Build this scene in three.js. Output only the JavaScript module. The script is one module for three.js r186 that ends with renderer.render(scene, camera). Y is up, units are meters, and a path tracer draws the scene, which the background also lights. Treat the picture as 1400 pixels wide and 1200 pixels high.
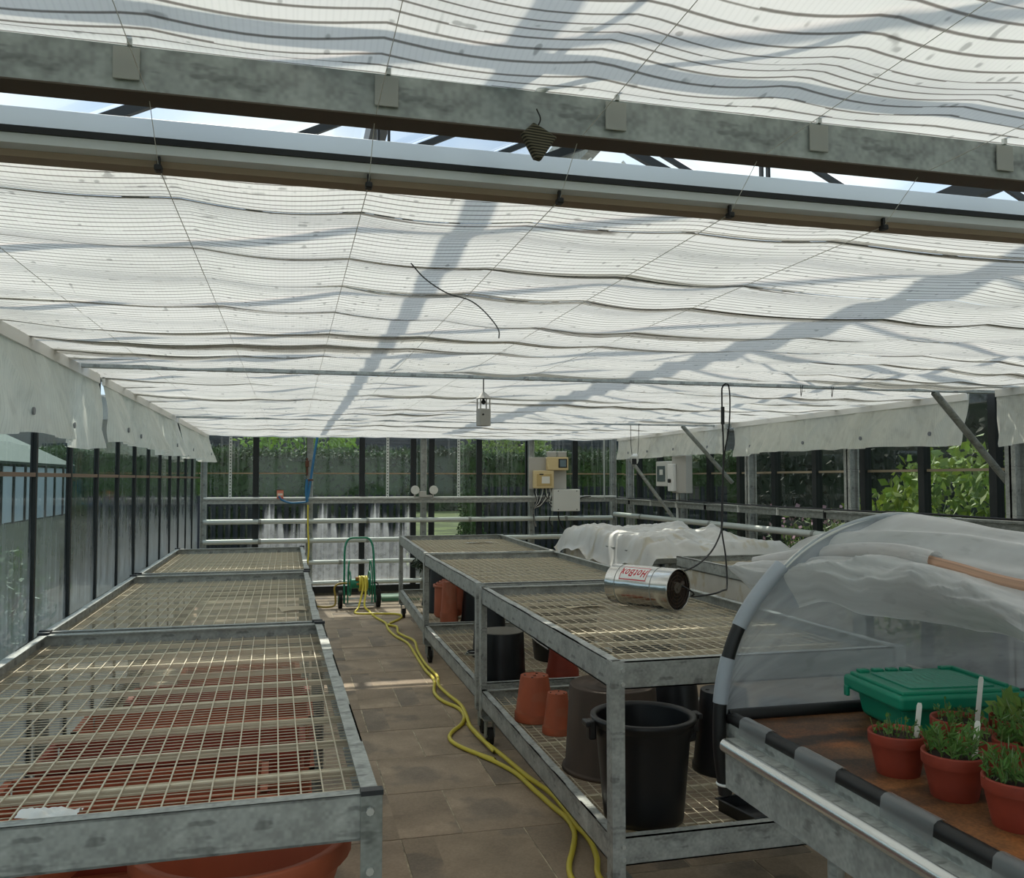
import * as THREE from 'three';
import { mergeGeometries } from 'three/addons/utils/BufferGeometryUtils.js';
import { RoundedBoxGeometry } from 'three/addons/geometries/RoundedBoxGeometry.js';

// ---------------------------------------------------------------- camera, sky, sun, exposure
const scene = new THREE.Scene();
const FOCAL = 1193, EYE = 1.6;
const PITCH = Math.atan(55 / FOCAL), YAW = Math.atan(302 / Math.hypot(FOCAL, 55));
const camera = new THREE.PerspectiveCamera(2 * Math.atan(600 / FOCAL) * 180 / Math.PI, 1400 / 1200, 0.05, 300);
camera.position.set(0, EYE, 0);
camera.rotation.order = 'YXZ';
camera.rotation.set(PITCH, -YAW, 0);
const SUN = new THREE.Vector3(-0.07, 1, -0.9).normalize();      // towards the sun: high, ahead, beyond the far gable
{ // hazy summer sky with thin broken cloud, the same all the way round
  const w = 512, h = 256, d = new Float32Array(w * h * 4), cell = (x, y) => { let k = Math.imul(((x % 64) + 64) % 64, 374761393) + Math.imul(y, 668265263); k = Math.imul(k ^ (k >>> 13), 1274126177); return ((k ^ (k >>> 16)) >>> 0) / 4294967296; };
  const noise = (x, y) => { const a = Math.floor(x), b = Math.floor(y), u = x - a, v = y - b, s = u * u * (3 - 2 * u), t = v * v * (3 - 2 * v); return (cell(a, b) * (1 - s) + cell(a + 1, b) * s) * (1 - t) + (cell(a, b + 1) * (1 - s) + cell(a + 1, b + 1) * s) * t; };
  for (let y = 0; y < h; y++) for (let x = 0; x < w; x++) {
    const up = Math.max(0, Math.sin((y + 0.5) / h * Math.PI - Math.PI / 2)), i = (y * w + x) * 4, f = Math.pow(1 - up, 2.2);
    const n = 0.5 * noise(x / 16, y / 12) + 0.3 * noise(x / 8, y / 6 + 40) + 0.2 * noise(x / 4 % 64, y / 3 + 90), c = Math.min(1, Math.max(0, (n - 0.36) / 0.3));
    const clear = [0.46 + 0.34 * f, 0.60 + 0.25 * f, 0.86 + 0.06 * f];
    for (let k = 0; k < 3; k++) d[i + k] = clear[k] * (1 - c) + [1.08, 1.07, 1.05][k] * c;
    d[i + 3] = 1;
  }
  const t = new THREE.DataTexture(d, w, h, THREE.RGBAFormat, THREE.FloatType);
  t.mapping = THREE.EquirectangularReflectionMapping; t.magFilter = THREE.LinearFilter; t.needsUpdate = true;
  scene.background = t; scene.environment = t;
}
scene.backgroundIntensity = scene.environmentIntensity = 1.15;
const sun = new THREE.DirectionalLight(0xffeedd, 4.2);
sun.name = 'sun_light';
sun.position.copy(SUN).multiplyScalar(30).add(new THREE.Vector3(2, 0, -6));
sun.target.position.set(2, 0, -6);
sun.shadow.radius = 1.6;
sun.castShadow = true;
sun.shadow.mapSize.set(4096, 4096);
Object.assign(sun.shadow.camera, { left: -14, right: 14, top: 14, bottom: -14, near: 1, far: 70 });
scene.add(sun, sun.target);
const renderer = new THREE.WebGLRenderer({ antialias: true });
renderer.toneMapping = THREE.LinearToneMapping;
renderer.toneMappingExposure = 1.28;
renderer.shadowMap.enabled = true;

// ---------------------------------------------------------------- helpers
let seed = 7;
function rnd(a = 0, b = 1) { seed = (seed * 1664525 + 1013904223) >>> 0; return a + (b - a) * seed / 4294967296; }
const hash = (x, y) => { let h = Math.imul(x, 374761393) + Math.imul(y, 668265263); h = Math.imul(h ^ (h >>> 13), 1274126177); return ((h ^ (h >>> 16)) >>> 0) / 4294967296; };
function vnoise(x, y, px = 0, py = 0) {
  const xi = Math.floor(x), yi = Math.floor(y), fx = x - xi, fy = y - yi, w = (n, p) => p ? ((n % p) + p) % p : n;
  const u = fx * fx * (3 - 2 * fx), v = fy * fy * (3 - 2 * fy);
  const a = hash(w(xi, px), w(yi, py)), b = hash(w(xi + 1, px), w(yi, py)), c = hash(w(xi, px), w(yi + 1, py)), d = hash(w(xi + 1, px), w(yi + 1, py));
  return a + (b - a) * u + (c - a) * v + (a - b - c + d) * u * v;
}
function fbm(x, y, o = 4, px = 0, py = 0) { let s = 0, a = 0.5, t = 0; for (let k = 0; k < o; k++) { s += a * vnoise(x, y, px, py); t += a; a *= 0.5; x *= 2; y *= 2; px *= 2; py *= 2; } return s / t; }
const smooth = (a, b, x) => { const t = Math.min(1, Math.max(0, (x - a) / (b - a))); return t * t * (3 - 2 * t); };
const lerp = (a, b, t) => a + (b - a) * t;
function tex(w, h, fn, srgb = true) {
  const d = new Uint8Array(w * h * 4);
  for (let y = 0; y < h; y++) for (let x = 0; x < w; x++) {
    const c = fn(x / w, y / h, x, y), i = (y * w + x) * 4;
    d[i] = Math.min(255, Math.max(0, c[0] * 255)); d[i + 1] = Math.min(255, Math.max(0, c[1] * 255)); d[i + 2] = Math.min(255, Math.max(0, c[2] * 255)); d[i + 3] = c.length > 3 ? c[3] * 255 : 255;
  }
  const t = new THREE.DataTexture(d, w, h);
  t.wrapS = t.wrapT = THREE.RepeatWrapping; t.magFilter = THREE.LinearFilter; t.minFilter = THREE.LinearMipmapLinearFilter; t.generateMipmaps = true;
  if (srgb) t.colorSpace = THREE.SRGBColorSpace;
  t.needsUpdate = true;
  return t;
}
const mulc = (c, k) => c.map((v) => v * k);
function std(color, rough = 0.6, metal = 0, extra = {}) { return new THREE.MeshStandardMaterial({ color, roughness: rough, metalness: metal, side: THREE.DoubleSide, ...extra }); }
function phys(p) { return new THREE.MeshPhysicalMaterial({ side: THREE.DoubleSide, ...p }); }

// a photograph's pixel gives a direction; the plane that the thing touches gives its distance
function at(px, py, plane, value) {
  const d = new THREE.Vector3((px - 700) / FOCAL, (600 - py) / FOCAL, -1).applyEuler(new THREE.Euler(PITCH, -YAW, 0, 'YXZ'));
  const t = plane === 'y' ? (value - EYE) / d.y : value / d[plane];
  return new THREE.Vector3(d.x * t, EYE + d.y * t, d.z * t);
}
const V = (x, y, z) => new THREE.Vector3(x, y, z);

function metricUV(g) {                       // uv in metres, along the dominant axis of each face
  g = g.index ? g.toNonIndexed() : g;
  const p = g.attributes.position, uv = new Float32Array(p.count * 2), a = V(), b = V(), c = V();
  for (let i = 0; i < p.count; i += 3) {
    a.fromBufferAttribute(p, i); b.fromBufferAttribute(p, i + 1); c.fromBufferAttribute(p, i + 2);
    const n = b.clone().sub(a).cross(c.clone().sub(a)), ax = Math.abs(n.x), ay = Math.abs(n.y), az = Math.abs(n.z);
    [a, b, c].forEach((v, k) => { const o = (i + k) * 2; if (ax >= ay && ax >= az) { uv[o] = v.z; uv[o + 1] = v.y; } else if (ay >= az) { uv[o] = v.x; uv[o + 1] = v.z; } else { uv[o] = v.x; uv[o + 1] = v.y; } });
  }
  g.setAttribute('uv', new THREE.BufferAttribute(uv, 2));
  return g;
}
const box = (w, h, d, x = 0, y = 0, z = 0, r = null) => { const g = new THREE.BoxGeometry(w, h, d); if (r) g.applyMatrix4(new THREE.Matrix4().makeRotationFromEuler(new THREE.Euler(...r))); return g.translate(x, y, z); };
const span = (x0, x1, y0, y1, z0, z1) => box(Math.abs(x1 - x0), Math.abs(y1 - y0), Math.abs(z1 - z0), (x0 + x1) / 2, (y0 + y1) / 2, (z0 + z1) / 2);
const rbox = (w, h, d, r, x = 0, y = 0, z = 0) => new RoundedBoxGeometry(w, h, d, 2, r).translate(x, y, z);
function bar(p, q, r, n = 8, r2 = r) {
  const L = p.distanceTo(q), g = new THREE.CylinderGeometry(r2, r, L, n);
  return g.applyQuaternion(new THREE.Quaternion().setFromUnitVectors(V(0, 1, 0), q.clone().sub(p).normalize())).translate((p.x + q.x) / 2, (p.y + q.y) / 2, (p.z + q.z) / 2);
}
function sbar(p, q, w, h) {                  // square bar between two points
  const L = p.distanceTo(q), g = new THREE.BoxGeometry(w, h, L), m = new THREE.Matrix4().lookAt(q, p, V(0, 1, 0.0001));
  return g.applyMatrix4(m).translate((p.x + q.x) / 2, (p.y + q.y) / 2, (p.z + q.z) / 2);
}
const tube = (pts, r, n = 40, s = 8, closed = false) => new THREE.TubeGeometry(new THREE.CatmullRomCurve3(pts, closed, 'centripetal'), n, r, s, closed);
const lathe = (pts, n = 32) => new THREE.LatheGeometry(pts.map(([x, y]) => new THREE.Vector2(x, y)), n);
function grid(nu, nv, fn, skip = null) {                  // surface through fn(u, v) -> Vector3, uv as given by fn.uv or 0..1
  const pos = [], uv = [], idx = [];
  for (let j = 0; j <= nv; j++) for (let i = 0; i <= nu; i++) { const r = fn(i / nu, j / nv); const p = r.p ?? r; pos.push(p.x, p.y, p.z); uv.push(...(r.uv ?? [i / nu, j / nv])); }
  for (let j = 0; j < nv; j++) { if (skip && skip(j)) continue; for (let i = 0; i < nu; i++) { const a = j * (nu + 1) + i; idx.push(a, a + 1, a + nu + 2, a, a + nu + 2, a + nu + 1); } }
  const g = new THREE.BufferGeometry();
  g.setAttribute('position', new THREE.Float32BufferAttribute(pos, 3)); g.setAttribute('uv', new THREE.Float32BufferAttribute(uv, 2)); g.setIndex(idx); g.computeVertexNormals();
  return g;
}
const strip = (g) => { g = g.index ? g.toNonIndexed() : g; for (const k of Object.keys(g.attributes)) if (!['position', 'normal', 'uv'].includes(k)) g.deleteAttribute(k); return g; };
const merge = (list) => list.length === 1 ? list[0] : mergeGeometries(list.map(strip));
const taken = {};
function numbered(n) { if (!(n in taken)) { taken[n] = 0; return n; } taken[n]++; return n + '_' + String(taken[n]).padStart(3, '0'); }
function part(name, geos, mat, parent, label) {
  const g = Array.isArray(geos) ? merge(geos) : geos, m = new THREE.Mesh(g, mat);
  m.name = name; if (label) m.userData.label = label;
  parent.add(m); return m;
}
const metal = (name, geos, mat, parent, label) => part(name, metricUV(merge(Array.isArray(geos) ? geos : [geos])), mat, parent, label);
function thing(name, label, category, pos = [0, 0, 0], turn = 0, group) {
  const o = new THREE.Group(); o.name = numbered(name); o.position.set(...pos); o.rotation.y = turn;
  o.userData = { label, category }; if (group) o.userData.group = group;
  scene.add(o); return o;
}
function structure(name, label, category) { const o = new THREE.Group(); o.name = numbered(name); o.userData = { kind: 'structure', label, category }; scene.add(o); return o; }
function dup(src, pos, turn, label, group) {
  const o = src.clone(); o.name = numbered(src.name.replace(/_\d{3}$/, '')); o.position.set(...pos); o.rotation.y = turn;
  o.userData = { ...src.userData, label: label ?? src.userData.label }; if (group) o.userData.group = group;
  scene.add(o); return o;
}
const stuff = (m) => { m.userData.kind = 'stuff'; return m; };

// ---------------------------------------------------------------- materials
const galvMap = tex(512, 512, (u, v) => { const n = fbm(u * 10, v * 10, 4, 10, 10), s = vnoise(u * 42, v * 42, 42, 42), d = smooth(0.62, 0.8, fbm(u * 6 + 9, v * 18, 3, 6, 18)); const k = 0.74 + 0.2 * (n - 0.5) + 0.1 * (s - 0.5) - 0.13 * d; return [k * 0.99, k, k * 0.985]; });
galvMap.repeat.set(3, 3);
const galvRough = tex(256, 256, (u, v) => { const k = 0.42 + 0.3 * fbm(u * 8, v * 8, 3, 8, 8); return [k, k, k]; }, false);
galvRough.repeat.set(3, 3);
const M = {
  galv: std(0xdfe1de, 1, 0.25, { map: galvMap, roughnessMap: galvRough }),
  galvDull: std(0xb9bcb7, 1, 0.15, { map: galvMap, roughnessMap: galvRough }),
  beam: std(0xd4dcde, 1, 0.1, { map: galvMap, roughnessMap: galvRough }),
  alu: std(0xc9ccc8, 0.38, 0.6),
  aluBright: std(0xd9dbd8, 0.25, 0.85),
  wire: std(0xcfc5ad, 0.6, 0.1),
  darkBar: std(0x11181a, 0.45, 0.1),
  black: std(0x0b0c0d, 0.5),
  rubber: std(0x15130f, 0.85),
  blackPlastic: std(0x101114, 0.38),
  darkPlastic: std(0x25282b, 0.5),
  pipe: std(0xb9bfba, 0.42, 0.3),
  white: std(0xe6e6e2, 0.55),
  cream: std(0xd9c493, 0.55),
  greyBoard: std(0xb2b0aa, 0.7),
  lightBox: std(0xd2d3cd, 0.5),
  screenGrey: std(0x6c8088, 0.25),
  green: std(0x168b6b, 0.38),
  reelGreen: std(0x1b7a5c, 0.4, 0.1),
  yellow: std(0xd6c545, 0.45),
  blue: std(0x2d6f9c, 0.5),
  red: std(0xb04a33, 0.6),
  pink: std(0xd98a78, 0.7),
  brass: std(0x9a7440, 0.4, 0.6),
  brown: std(0x6d4a32, 0.75),
  wood: std(0xdfb8a0, 0.7, 0, { map: tex(256, 64, (u, v) => { const k = 0.8 + 0.35 * (fbm(u * 3, v * 24, 3, 3, 24) - 0.5); return [k, k * 0.97, k * 0.93]; }) }),
  cable: std(0x0d0d0e, 0.5),
  label: std(0xe9e8df, 0.6),
  soil: std(0x2a1d14, 0.95),
};
function terracotta(hex, s) {
  return std(hex, 0.62, 0, { map: tex(256, 256, (u, v) => { const n = fbm(u * 8 + s, v * 8, 4), d = smooth(0.58, 0.75, fbm(u * 4 + s * 3, v * 11, 3)); const k = 0.92 + 0.22 * (n - 0.5); return [k, k * (0.96 + 0.08 * d), k * (0.94 + 0.14 * d)]; }) });
}
M.terra = terracotta(0xb5603f, 1); M.terraRed = terracotta(0x9c3f2a, 5); M.terraPale = terracotta(0xbb6d50, 9);
M.tubGrey = std(0x5b4f47, 0.75, 0, { map: tex(256, 256, (u, v) => { const k = 0.85 + 0.5 * (fbm(u * 9, v * 5, 4, 9, 5) - 0.5); return [k, k * 0.97, k * 0.93]; }) });

// shade cloth: woven white strips with darker threads across the span, weathered by dirt spots
const clothMap = tex(2048, 2048, (u, v, x, y) => {
  const wob = (fbm(u * 12, v * 5, 2, 12, 5) - 0.5) * 1.2, ph = (((y + wob) % 12.8) + 12.8) % 12.8;
  const line = ph < 1.9 ? 0.56 : 1, weave = 0.99 + 0.01 * ((x % 7) < 2 ? -1 : 1);
  const n = fbm(u * 130, v * 150, 2, 130, 150), spots = smooth(0.8, 0.9, n), big = smooth(0.5, 0.85, fbm(u * 7, v * 7, 4, 7, 7));
  const k = line * weave * (1 - 0.2 * spots) * (0.985 - 0.06 * big);
  return [k, k * (line < 1 ? 0.96 : 0.995), k * (line < 1 ? 0.92 : 0.98)];
});
M.cloth = phys({ color: 0xf2f2f0, roughness: 1, transmission: 0.5, thickness: 0, map: clothMap, specularIntensity: 0.2 });
const valMap = tex(1024, 256, (u, v, x, y) => { const s = (x % 16) < 2 ? 0.93 : 1, n = 0.96 + 0.06 * (fbm(u * 24, v * 6, 3, 24, 6) - 0.5), d = smooth(0.6, 0.8, fbm(u * 14, v * 4, 4, 14, 4)) * 0.05; const k = s * n * (1 - d); return [k, k, k * 0.97]; });
M.valance = phys({ color: 0xf8f8f5, roughness: 1, transmission: 0.45, thickness: 0, map: valMap, specularIntensity: 0.2 });
const glassRough = (variant) => tex(128, 512, (u, v) => {
  // v = 0 at the foot of the pane. Limescale and algae film: solid below, running out in streaks
  const st = fbm(u * 9 + variant * 13, v * 1.6, 4), broad = fbm(u * 2 + variant * 7, v * 2.5, 4), fine = fbm(u * 40 + variant * 3, v * 5, 2), grain = fbm(u * 14 + variant, v * 50, 3);
  const edge = [0.52, 0.52, 0.52, 0.42, 0.18, 0.14][variant] + [0.1, 0.1, 0.1, 0.3, 0.3, 0.3][variant] * (st - 0.5) + 0.2 * (broad - 0.5) + 0.1 * (fine - 0.5);
  const soft = variant < 3 ? 0.2 : 0.08;
  const dense = [0.62, 0.62, 0.62, 0.55, 0.36, 0.36][variant] * (variant === 3 ? 0.75 + 0.5 * st : 1);
  let r = 0.04 + 0.2 * smooth(0.5, 0.8, fine * 0.5 + broad * 0.5);
  r = Math.max(r, dense * smooth(edge + soft, edge - soft, v) * (0.86 + 0.3 * (grain - 0.5) + 0.3 * (fine - 0.5)));
  return [r, r, r];
}, false);
const pane = (variant, color) => phys({ color, roughness: 1, roughnessMap: glassRough(variant), transmission: 1, thickness: 0, ior: 1.5 });
M.leftPane = [0, 1, 2].map((k) => pane(k, 0xb9cfd2));
M.backPane = [pane(3, 0xc2d0d2), pane(4, 0xb4c4c2)];
M.sidePane = pane(5, 0xc0ccc8);
M.roofPane = phys({ color: 0xe2eef0, roughness: 0.12, transmission: 1, thickness: 0, ior: 1.5 });

// ---------------------------------------------------------------- the house: floor, walls, roof
const LX = -1.2, RX = 4.9, BZ = -12.43, FZ = 2.4, EAVE = 2.42, RIDGEX = 1.85, RIDGEY = 3.85, NEARZ = FZ;
const floor = structure('floor', 'brown grey concrete paving slabs laid in staggered rows', 'floor');
const mortar = std(0xd8c8b0, 0.95, 0, { map: tex(256, 256, (u, v) => { const k = 0.8 + 0.5 * (fbm(u * 20, v * 20, 3, 20, 20) - 0.5); return [k, k, k * 0.97]; }) });
metal('bedding', span(LX - 0.1, RX + 0.1, -0.16, -0.0035, FZ + 0.1, BZ - 0.1), mortar, floor);
const slabMaps = [0, 1].map((s) => tex(512, 512, (u, v) => {
  const n = fbm(u * 5 + s * 31, v * 5, 5), g = vnoise(u * 160, v * 160), st = smooth(0.6, 0.72, fbm(u * 3.3 + 40 + s * 17, v * 4.1 + 11, 4)), pale = smooth(0.62, 0.8, fbm(u * 6 + 3, v * 6 + s * 9, 3));
  const k = 0.86 + 0.26 * (n - 0.5) + 0.08 * (g - 0.5) - 0.13 * st + 0.07 * pale;
  return [k, k * (0.985 + 0.02 * st), k * (0.96 + 0.05 * st)];
}));
const slabMats = [0xb7a48f, 0xb2a08b, 0xbba893, 0xaf9d89, 0xb8a590].map((c, i) => std(c, 0.82, 0, { map: slabMaps[i % 2] }));
{
  const W = 0.567, rows = Math.ceil((FZ - BZ) / W), variants = [0, 1, 2, 3].map((k) => { const g = metricUV(new THREE.BoxGeometry(W - 0.008, 0.05, W - 0.008)); const uv = g.attributes.uv; for (let i = 0; i < uv.count; i++) uv.setXY(i, uv.getX(i) * 0.8 + k * 0.37, uv.getY(i) * 0.8 + k * 0.23); return g; });
  for (let r = 0; r < rows; r++) {
    const z = -3.961 + 0.283 + W * (Math.round((-9 + r) * 1) - 7) , off = (Math.abs(Math.round((z + 3.678) / W)) % 2) ? 0.205 : 0.49;
    if (z < BZ + 0.2 || z > FZ) continue;
    for (let x = off - 3 * W - W / 2 ; x < RX - 0.05; x += W) {
      if (x < LX + 0.1) continue;
      const m = part('slab', variants[(rnd() * 4) | 0], slabMats[(rnd() * 5) | 0], floor);
      m.position.set(x, -0.026 + rnd(-0.0012, 0.0012), z); m.rotation.set(rnd(-0.002, 0.002), rnd(-0.004, 0.004), rnd(-0.002, 0.002));
    }
  }
}

// left wall
const kerbMat = std(0x6b655b, 0.9, 0, { map: mortar.map });
const leftBars = []; for (let k = -9; k <= 10; k++) leftBars.push(-4.668 - 0.697 * k);
const wallLeft = structure('wall_left', 'long glazed wall with dark bars and clouded lower glass', 'wall');
metal('kerb', span(LX - 0.1, LX + 0.03, -0.1, 0.09, FZ, BZ), kerbMat, wallLeft);
metal('eaves_beam', span(LX - 0.07, LX + 0.02, 2.25, EAVE + 0.02, FZ, BZ), M.galvDull, wallLeft);
{
  const edges = [FZ, ...leftBars, BZ + 0.05];
  for (let i = 0; i < edges.length; i++) {
    if (i > 0 && i < edges.length - 1) metal('glazing_bar', [span(LX - 0.02, LX + 0.006, 0.09, 2.25, edges[i] - 0.014, edges[i] + 0.014), span(LX - 0.02, LX - 0.012, 0.09, 2.25, edges[i] - 0.024, edges[i] + 0.024)], M.darkBar, wallLeft);
    if (i < edges.length - 1) {
      const g = new THREE.PlaneGeometry(edges[i] - edges[i + 1] - 0.01, 2.16); g.rotateY(Math.PI / 2); g.translate(LX - 0.008, 1.17, (edges[i] + edges[i + 1]) / 2);
      part('pane', g, M.leftPane[i % 3], wallLeft);
    }
  }
  metal('glazing_seam', span(LX - 0.012, LX + 0.004, 1.612, 1.632, FZ, BZ), std(0x8d7765, 0.6), wallLeft);
}
// far gable
const wallBack = structure('wall_back', 'far glazed gable wall with dark bars and streaked lower glass', 'wall');
const backBars = [350, 423, 495, 565, 590, 655, 722, 786].map((px) => at(px, 640, 'z', BZ).x);
metal('kerb', [span(LX, RX, -0.1, 0.03, BZ - 0.1, BZ + 0.03)], kerbMat, wallBack);
metal('base_rail', span(LX, RX, 0.03, 0.12, BZ - 0.03, BZ + 0.03), M.darkBar, wallBack);
{
  const edges = [LX + 0.03, ...backBars, RX - 0.03];
  for (let i = 0; i < edges.length; i++) {
    if (i > 0 && i < edges.length - 1) metal('glazing_bar', span(edges[i] - 0.04, edges[i] + 0.04, 0.1, 2.4, BZ - 0.035, BZ + 0.02), M.darkBar, wallBack);
    if (i < edges.length - 1) {
      const g = new THREE.PlaneGeometry(edges[i + 1] - edges[i] - 0.01, 2.3); g.translate((edges[i + 1] + edges[i]) / 2, 1.27, BZ - 0.01);
      part('pane', g, M.backPane[i > 0 && i < 4 ? 0 : 1], wallBack);
    }
  }
  metal('glazing_seam', span(LX, RX, 1.672, 1.69, BZ - 0.014, BZ + 0.004), std(0x9a8468, 0.6), wallBack);
  metal('tie_beam', span(LX, RX, 2.36, 2.44, BZ - 0.04, BZ + 0.03), M.galvDull, wallBack);
  const tri = new THREE.Shape([new THREE.Vector2(LX, 2.44), new THREE.Vector2(RX, 2.44), new THREE.Vector2(RIDGEX, RIDGEY)]);
  part('gable_pane', new THREE.ShapeGeometry(tri).translate(0, 0, BZ - 0.01), M.roofPane, wallBack);
}
// right wall
const rightBars = []; for (let k = -7; k <= 9; k++) rightBars.push(-5.219 - 0.735 * k);
const wallRight = structure('wall_right', 'long glazed wall with dark bars looking out on dark planting', 'wall');
metal('kerb', span(RX - 0.03, RX + 0.1, -0.1, 0.09, FZ, BZ), kerbMat, wallRight);
metal('eaves_beam', span(RX - 0.02, RX + 0.07, 2.25, EAVE + 0.02, FZ, BZ), M.galvDull, wallRight);
{
  const edges = [FZ, ...rightBars.filter((z) => z > BZ + 0.2), BZ + 0.03];
  for (let i = 0; i < edges.length; i++) {
    if (i > 0 && i < edges.length - 1) metal('glazing_bar', span(RX - 0.03, RX + 0.035, 0.09, 2.25, edges[i] - 0.035, edges[i] + 0.035), M.darkBar, wallRight);
    if (i < edges.length - 1) {
      const g = new THREE.PlaneGeometry(edges[i] - edges[i + 1] - 0.01, 2.16); g.rotateY(-Math.PI / 2); g.translate(RX + 0.008, 1.17, (edges[i] + edges[i + 1]) / 2);
      part('pane', g, M.sidePane, wallRight);
    }
  }
  metal('glazing_seam', span(RX - 0.004, RX + 0.012, 1.66, 1.68, FZ, BZ), std(0x9a8a72, 0.6), wallRight);
}
// gable behind the viewer
const wallFront = structure('wall_front', 'near glazed gable wall behind the viewpoint', 'wall');
metal('kerb', span(LX, RX, -0.1, 0.4, FZ - 0.03, FZ + 0.1), kerbMat, wallFront);
for (let i = 0; i < 8; i++) {
  const x0 = lerp(LX, RX, i / 8), x1 = lerp(LX, RX, (i + 1) / 8);
  part('pane', new THREE.PlaneGeometry(x1 - x0 - 0.02, 2.0).translate((x0 + x1) / 2, 1.4, FZ + 0.01), M.roofPane, wallFront);
  if (i) metal('glazing_bar', span(x0 - 0.03, x0 + 0.03, 0.4, 2.4, FZ - 0.02, FZ + 0.03), M.darkBar, wallFront);
}
// roof: a ridge along the house, glazing bars down both slopes, a purlin on each
const roof = structure('ceiling', 'pitched glass roof on dark bars above the shade cloth', 'roof');
metal('ridge_beam', [span(RIDGEX - 0.13, RIDGEX + 0.13, RIDGEY - 0.03, RIDGEY + 0.04, FZ, BZ), span(RIDGEX - 0.04, RIDGEX + 0.04, RIDGEY - 0.16, RIDGEY - 0.03, FZ, BZ)], M.galvDull, roof);
for (const s of [-1, 1]) {
  const ex = s < 0 ? LX : RX, slope = (t) => V(lerp(ex, RIDGEX + s * 0.1, t), lerp(EAVE, RIDGEY, t), 0);
  const pu = slope(0.52);
  metal('purlin', span(pu.x - 0.035, pu.x + 0.035, pu.y - 0.14, pu.y - 0.03, FZ, BZ), M.darkBar, roof);
  const a = slope(0), b = slope(1), ang = Math.atan2(b.y - a.y, b.x - a.x), L = a.distanceTo(b);
  for (let k = 0; k <= 20; k++) {
    const z = FZ - 0.12 - k * 0.74;
    if (z < BZ) break;
    metal('roof_bar', sbar(V(a.x, a.y, z), V(b.x, b.y, z), 0.02, 0.032), M.darkBar, roof);
    const g = new THREE.PlaneGeometry(L, 0.72); g.rotateX(-Math.PI / 2); g.rotateZ(ang); g.translate((a.x + b.x) / 2, (a.y + b.y) / 2 + 0.03, z - 0.37);
    if (z - 0.7 > BZ - 0.2) part('pane', g, M.roofPane, roof);
  }
}

// cross beams with trusses; each is one welded frame
const BEAMS = [-1.6, -4.97, -8.86];
BEAMS.forEach((z, i) => {
  const near = i === 0, y0 = near ? 2.262 : 2.186, y1 = near ? 2.338 : 2.236, hw = near ? 0.03 : 0.022;
  const t = thing('roof_truss', ['thick weathered grey steel cross beam with clear patches and a hanging scrap', 'thin grey steel cross beam carrying the hanging sensor box', 'thin grey steel cross beam nearest the far gable'][i], 'beam', [0, 0, z], 0);
  metal('tie_beam', span(LX, RX, y0, y1, -hw, hw), near ? M.beam : M.galv, t);
  if (near) { metal('underside', span(LX, RX, y0 - 0.003, y0, -hw, hw), std(0x5a5047, 0.9), t, 'rusty underside'); metal('drive_tube', bar(V(LX, 2.62, -0.12), V(RX, 2.62, -0.12), 0.026, 10), M.galvDull, t); for (const x of [LX + 0.02, RX - 0.02]) metal('drive_bracket', span(x - 0.02, x + 0.02, y1, 2.64, -0.14, 0.02), M.galvDull, t); }
  for (const s of [-1, 1]) {
    const ex = s < 0 ? LX + 0.05 : RX - 0.05;
    metal('rafter', sbar(V(ex, 2.38, 0), V(RIDGEX, RIDGEY - 0.15, 0), 0.035, 0.05), M.darkBar, t);
    metal('strut', bar(V(RIDGEX + s * 1.45, y1, 0), V(RIDGEX + s * 1.3, 3.05, 0), 0.009, 6), M.alu, t);
    metal('strut', bar(V(RIDGEX + s * 1.4, y1, 0.02), V(RIDGEX + s * 0.1, RIDGEY - 0.3, 0.02), 0.009, 6), M.alu, t);
    if (!near && s > 0) metal('knee_brace', bar(V(s < 0 ? LX + 0.05 : 4.78, 1.56, 0), V(s < 0 ? LX + 0.3 : 4.18, y0, 0), s < 0 ? 0.008 : 0.024, 8), M.galvDull, t);
  }
});
// clear patches clamped on the near beam
[173, 528, 841, 1118, 1372].forEach((px, i) => {
  const p = at(px, [101, 144, 173, 200, 228][i], 'z', -1.568), c = thing('beam_clip', ['clear square patch clipped on thick beam furthest from the hanging scrap', 'clear patch on thick beam over the paired black clips', 'clear patch on thick beam just right of the hanging scrap', 'clear patch on thick beam above the single black bracket', 'clear patch on thick beam nearest the right wall'][i], 'clip', [p.x, 2.3, -1.568], 0, 'clear patches on the thick beam');
  part('plate', [rbox(0.043, 0.056, 0.004, 0.0015, 0, 0.004, 0.004)], std(0x9da09b, 0.3), c);
  part('spigot', [box(0.008, 0.026, 0.008, 0.004, 0.05, 0.0)], M.alu, c);
});

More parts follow.
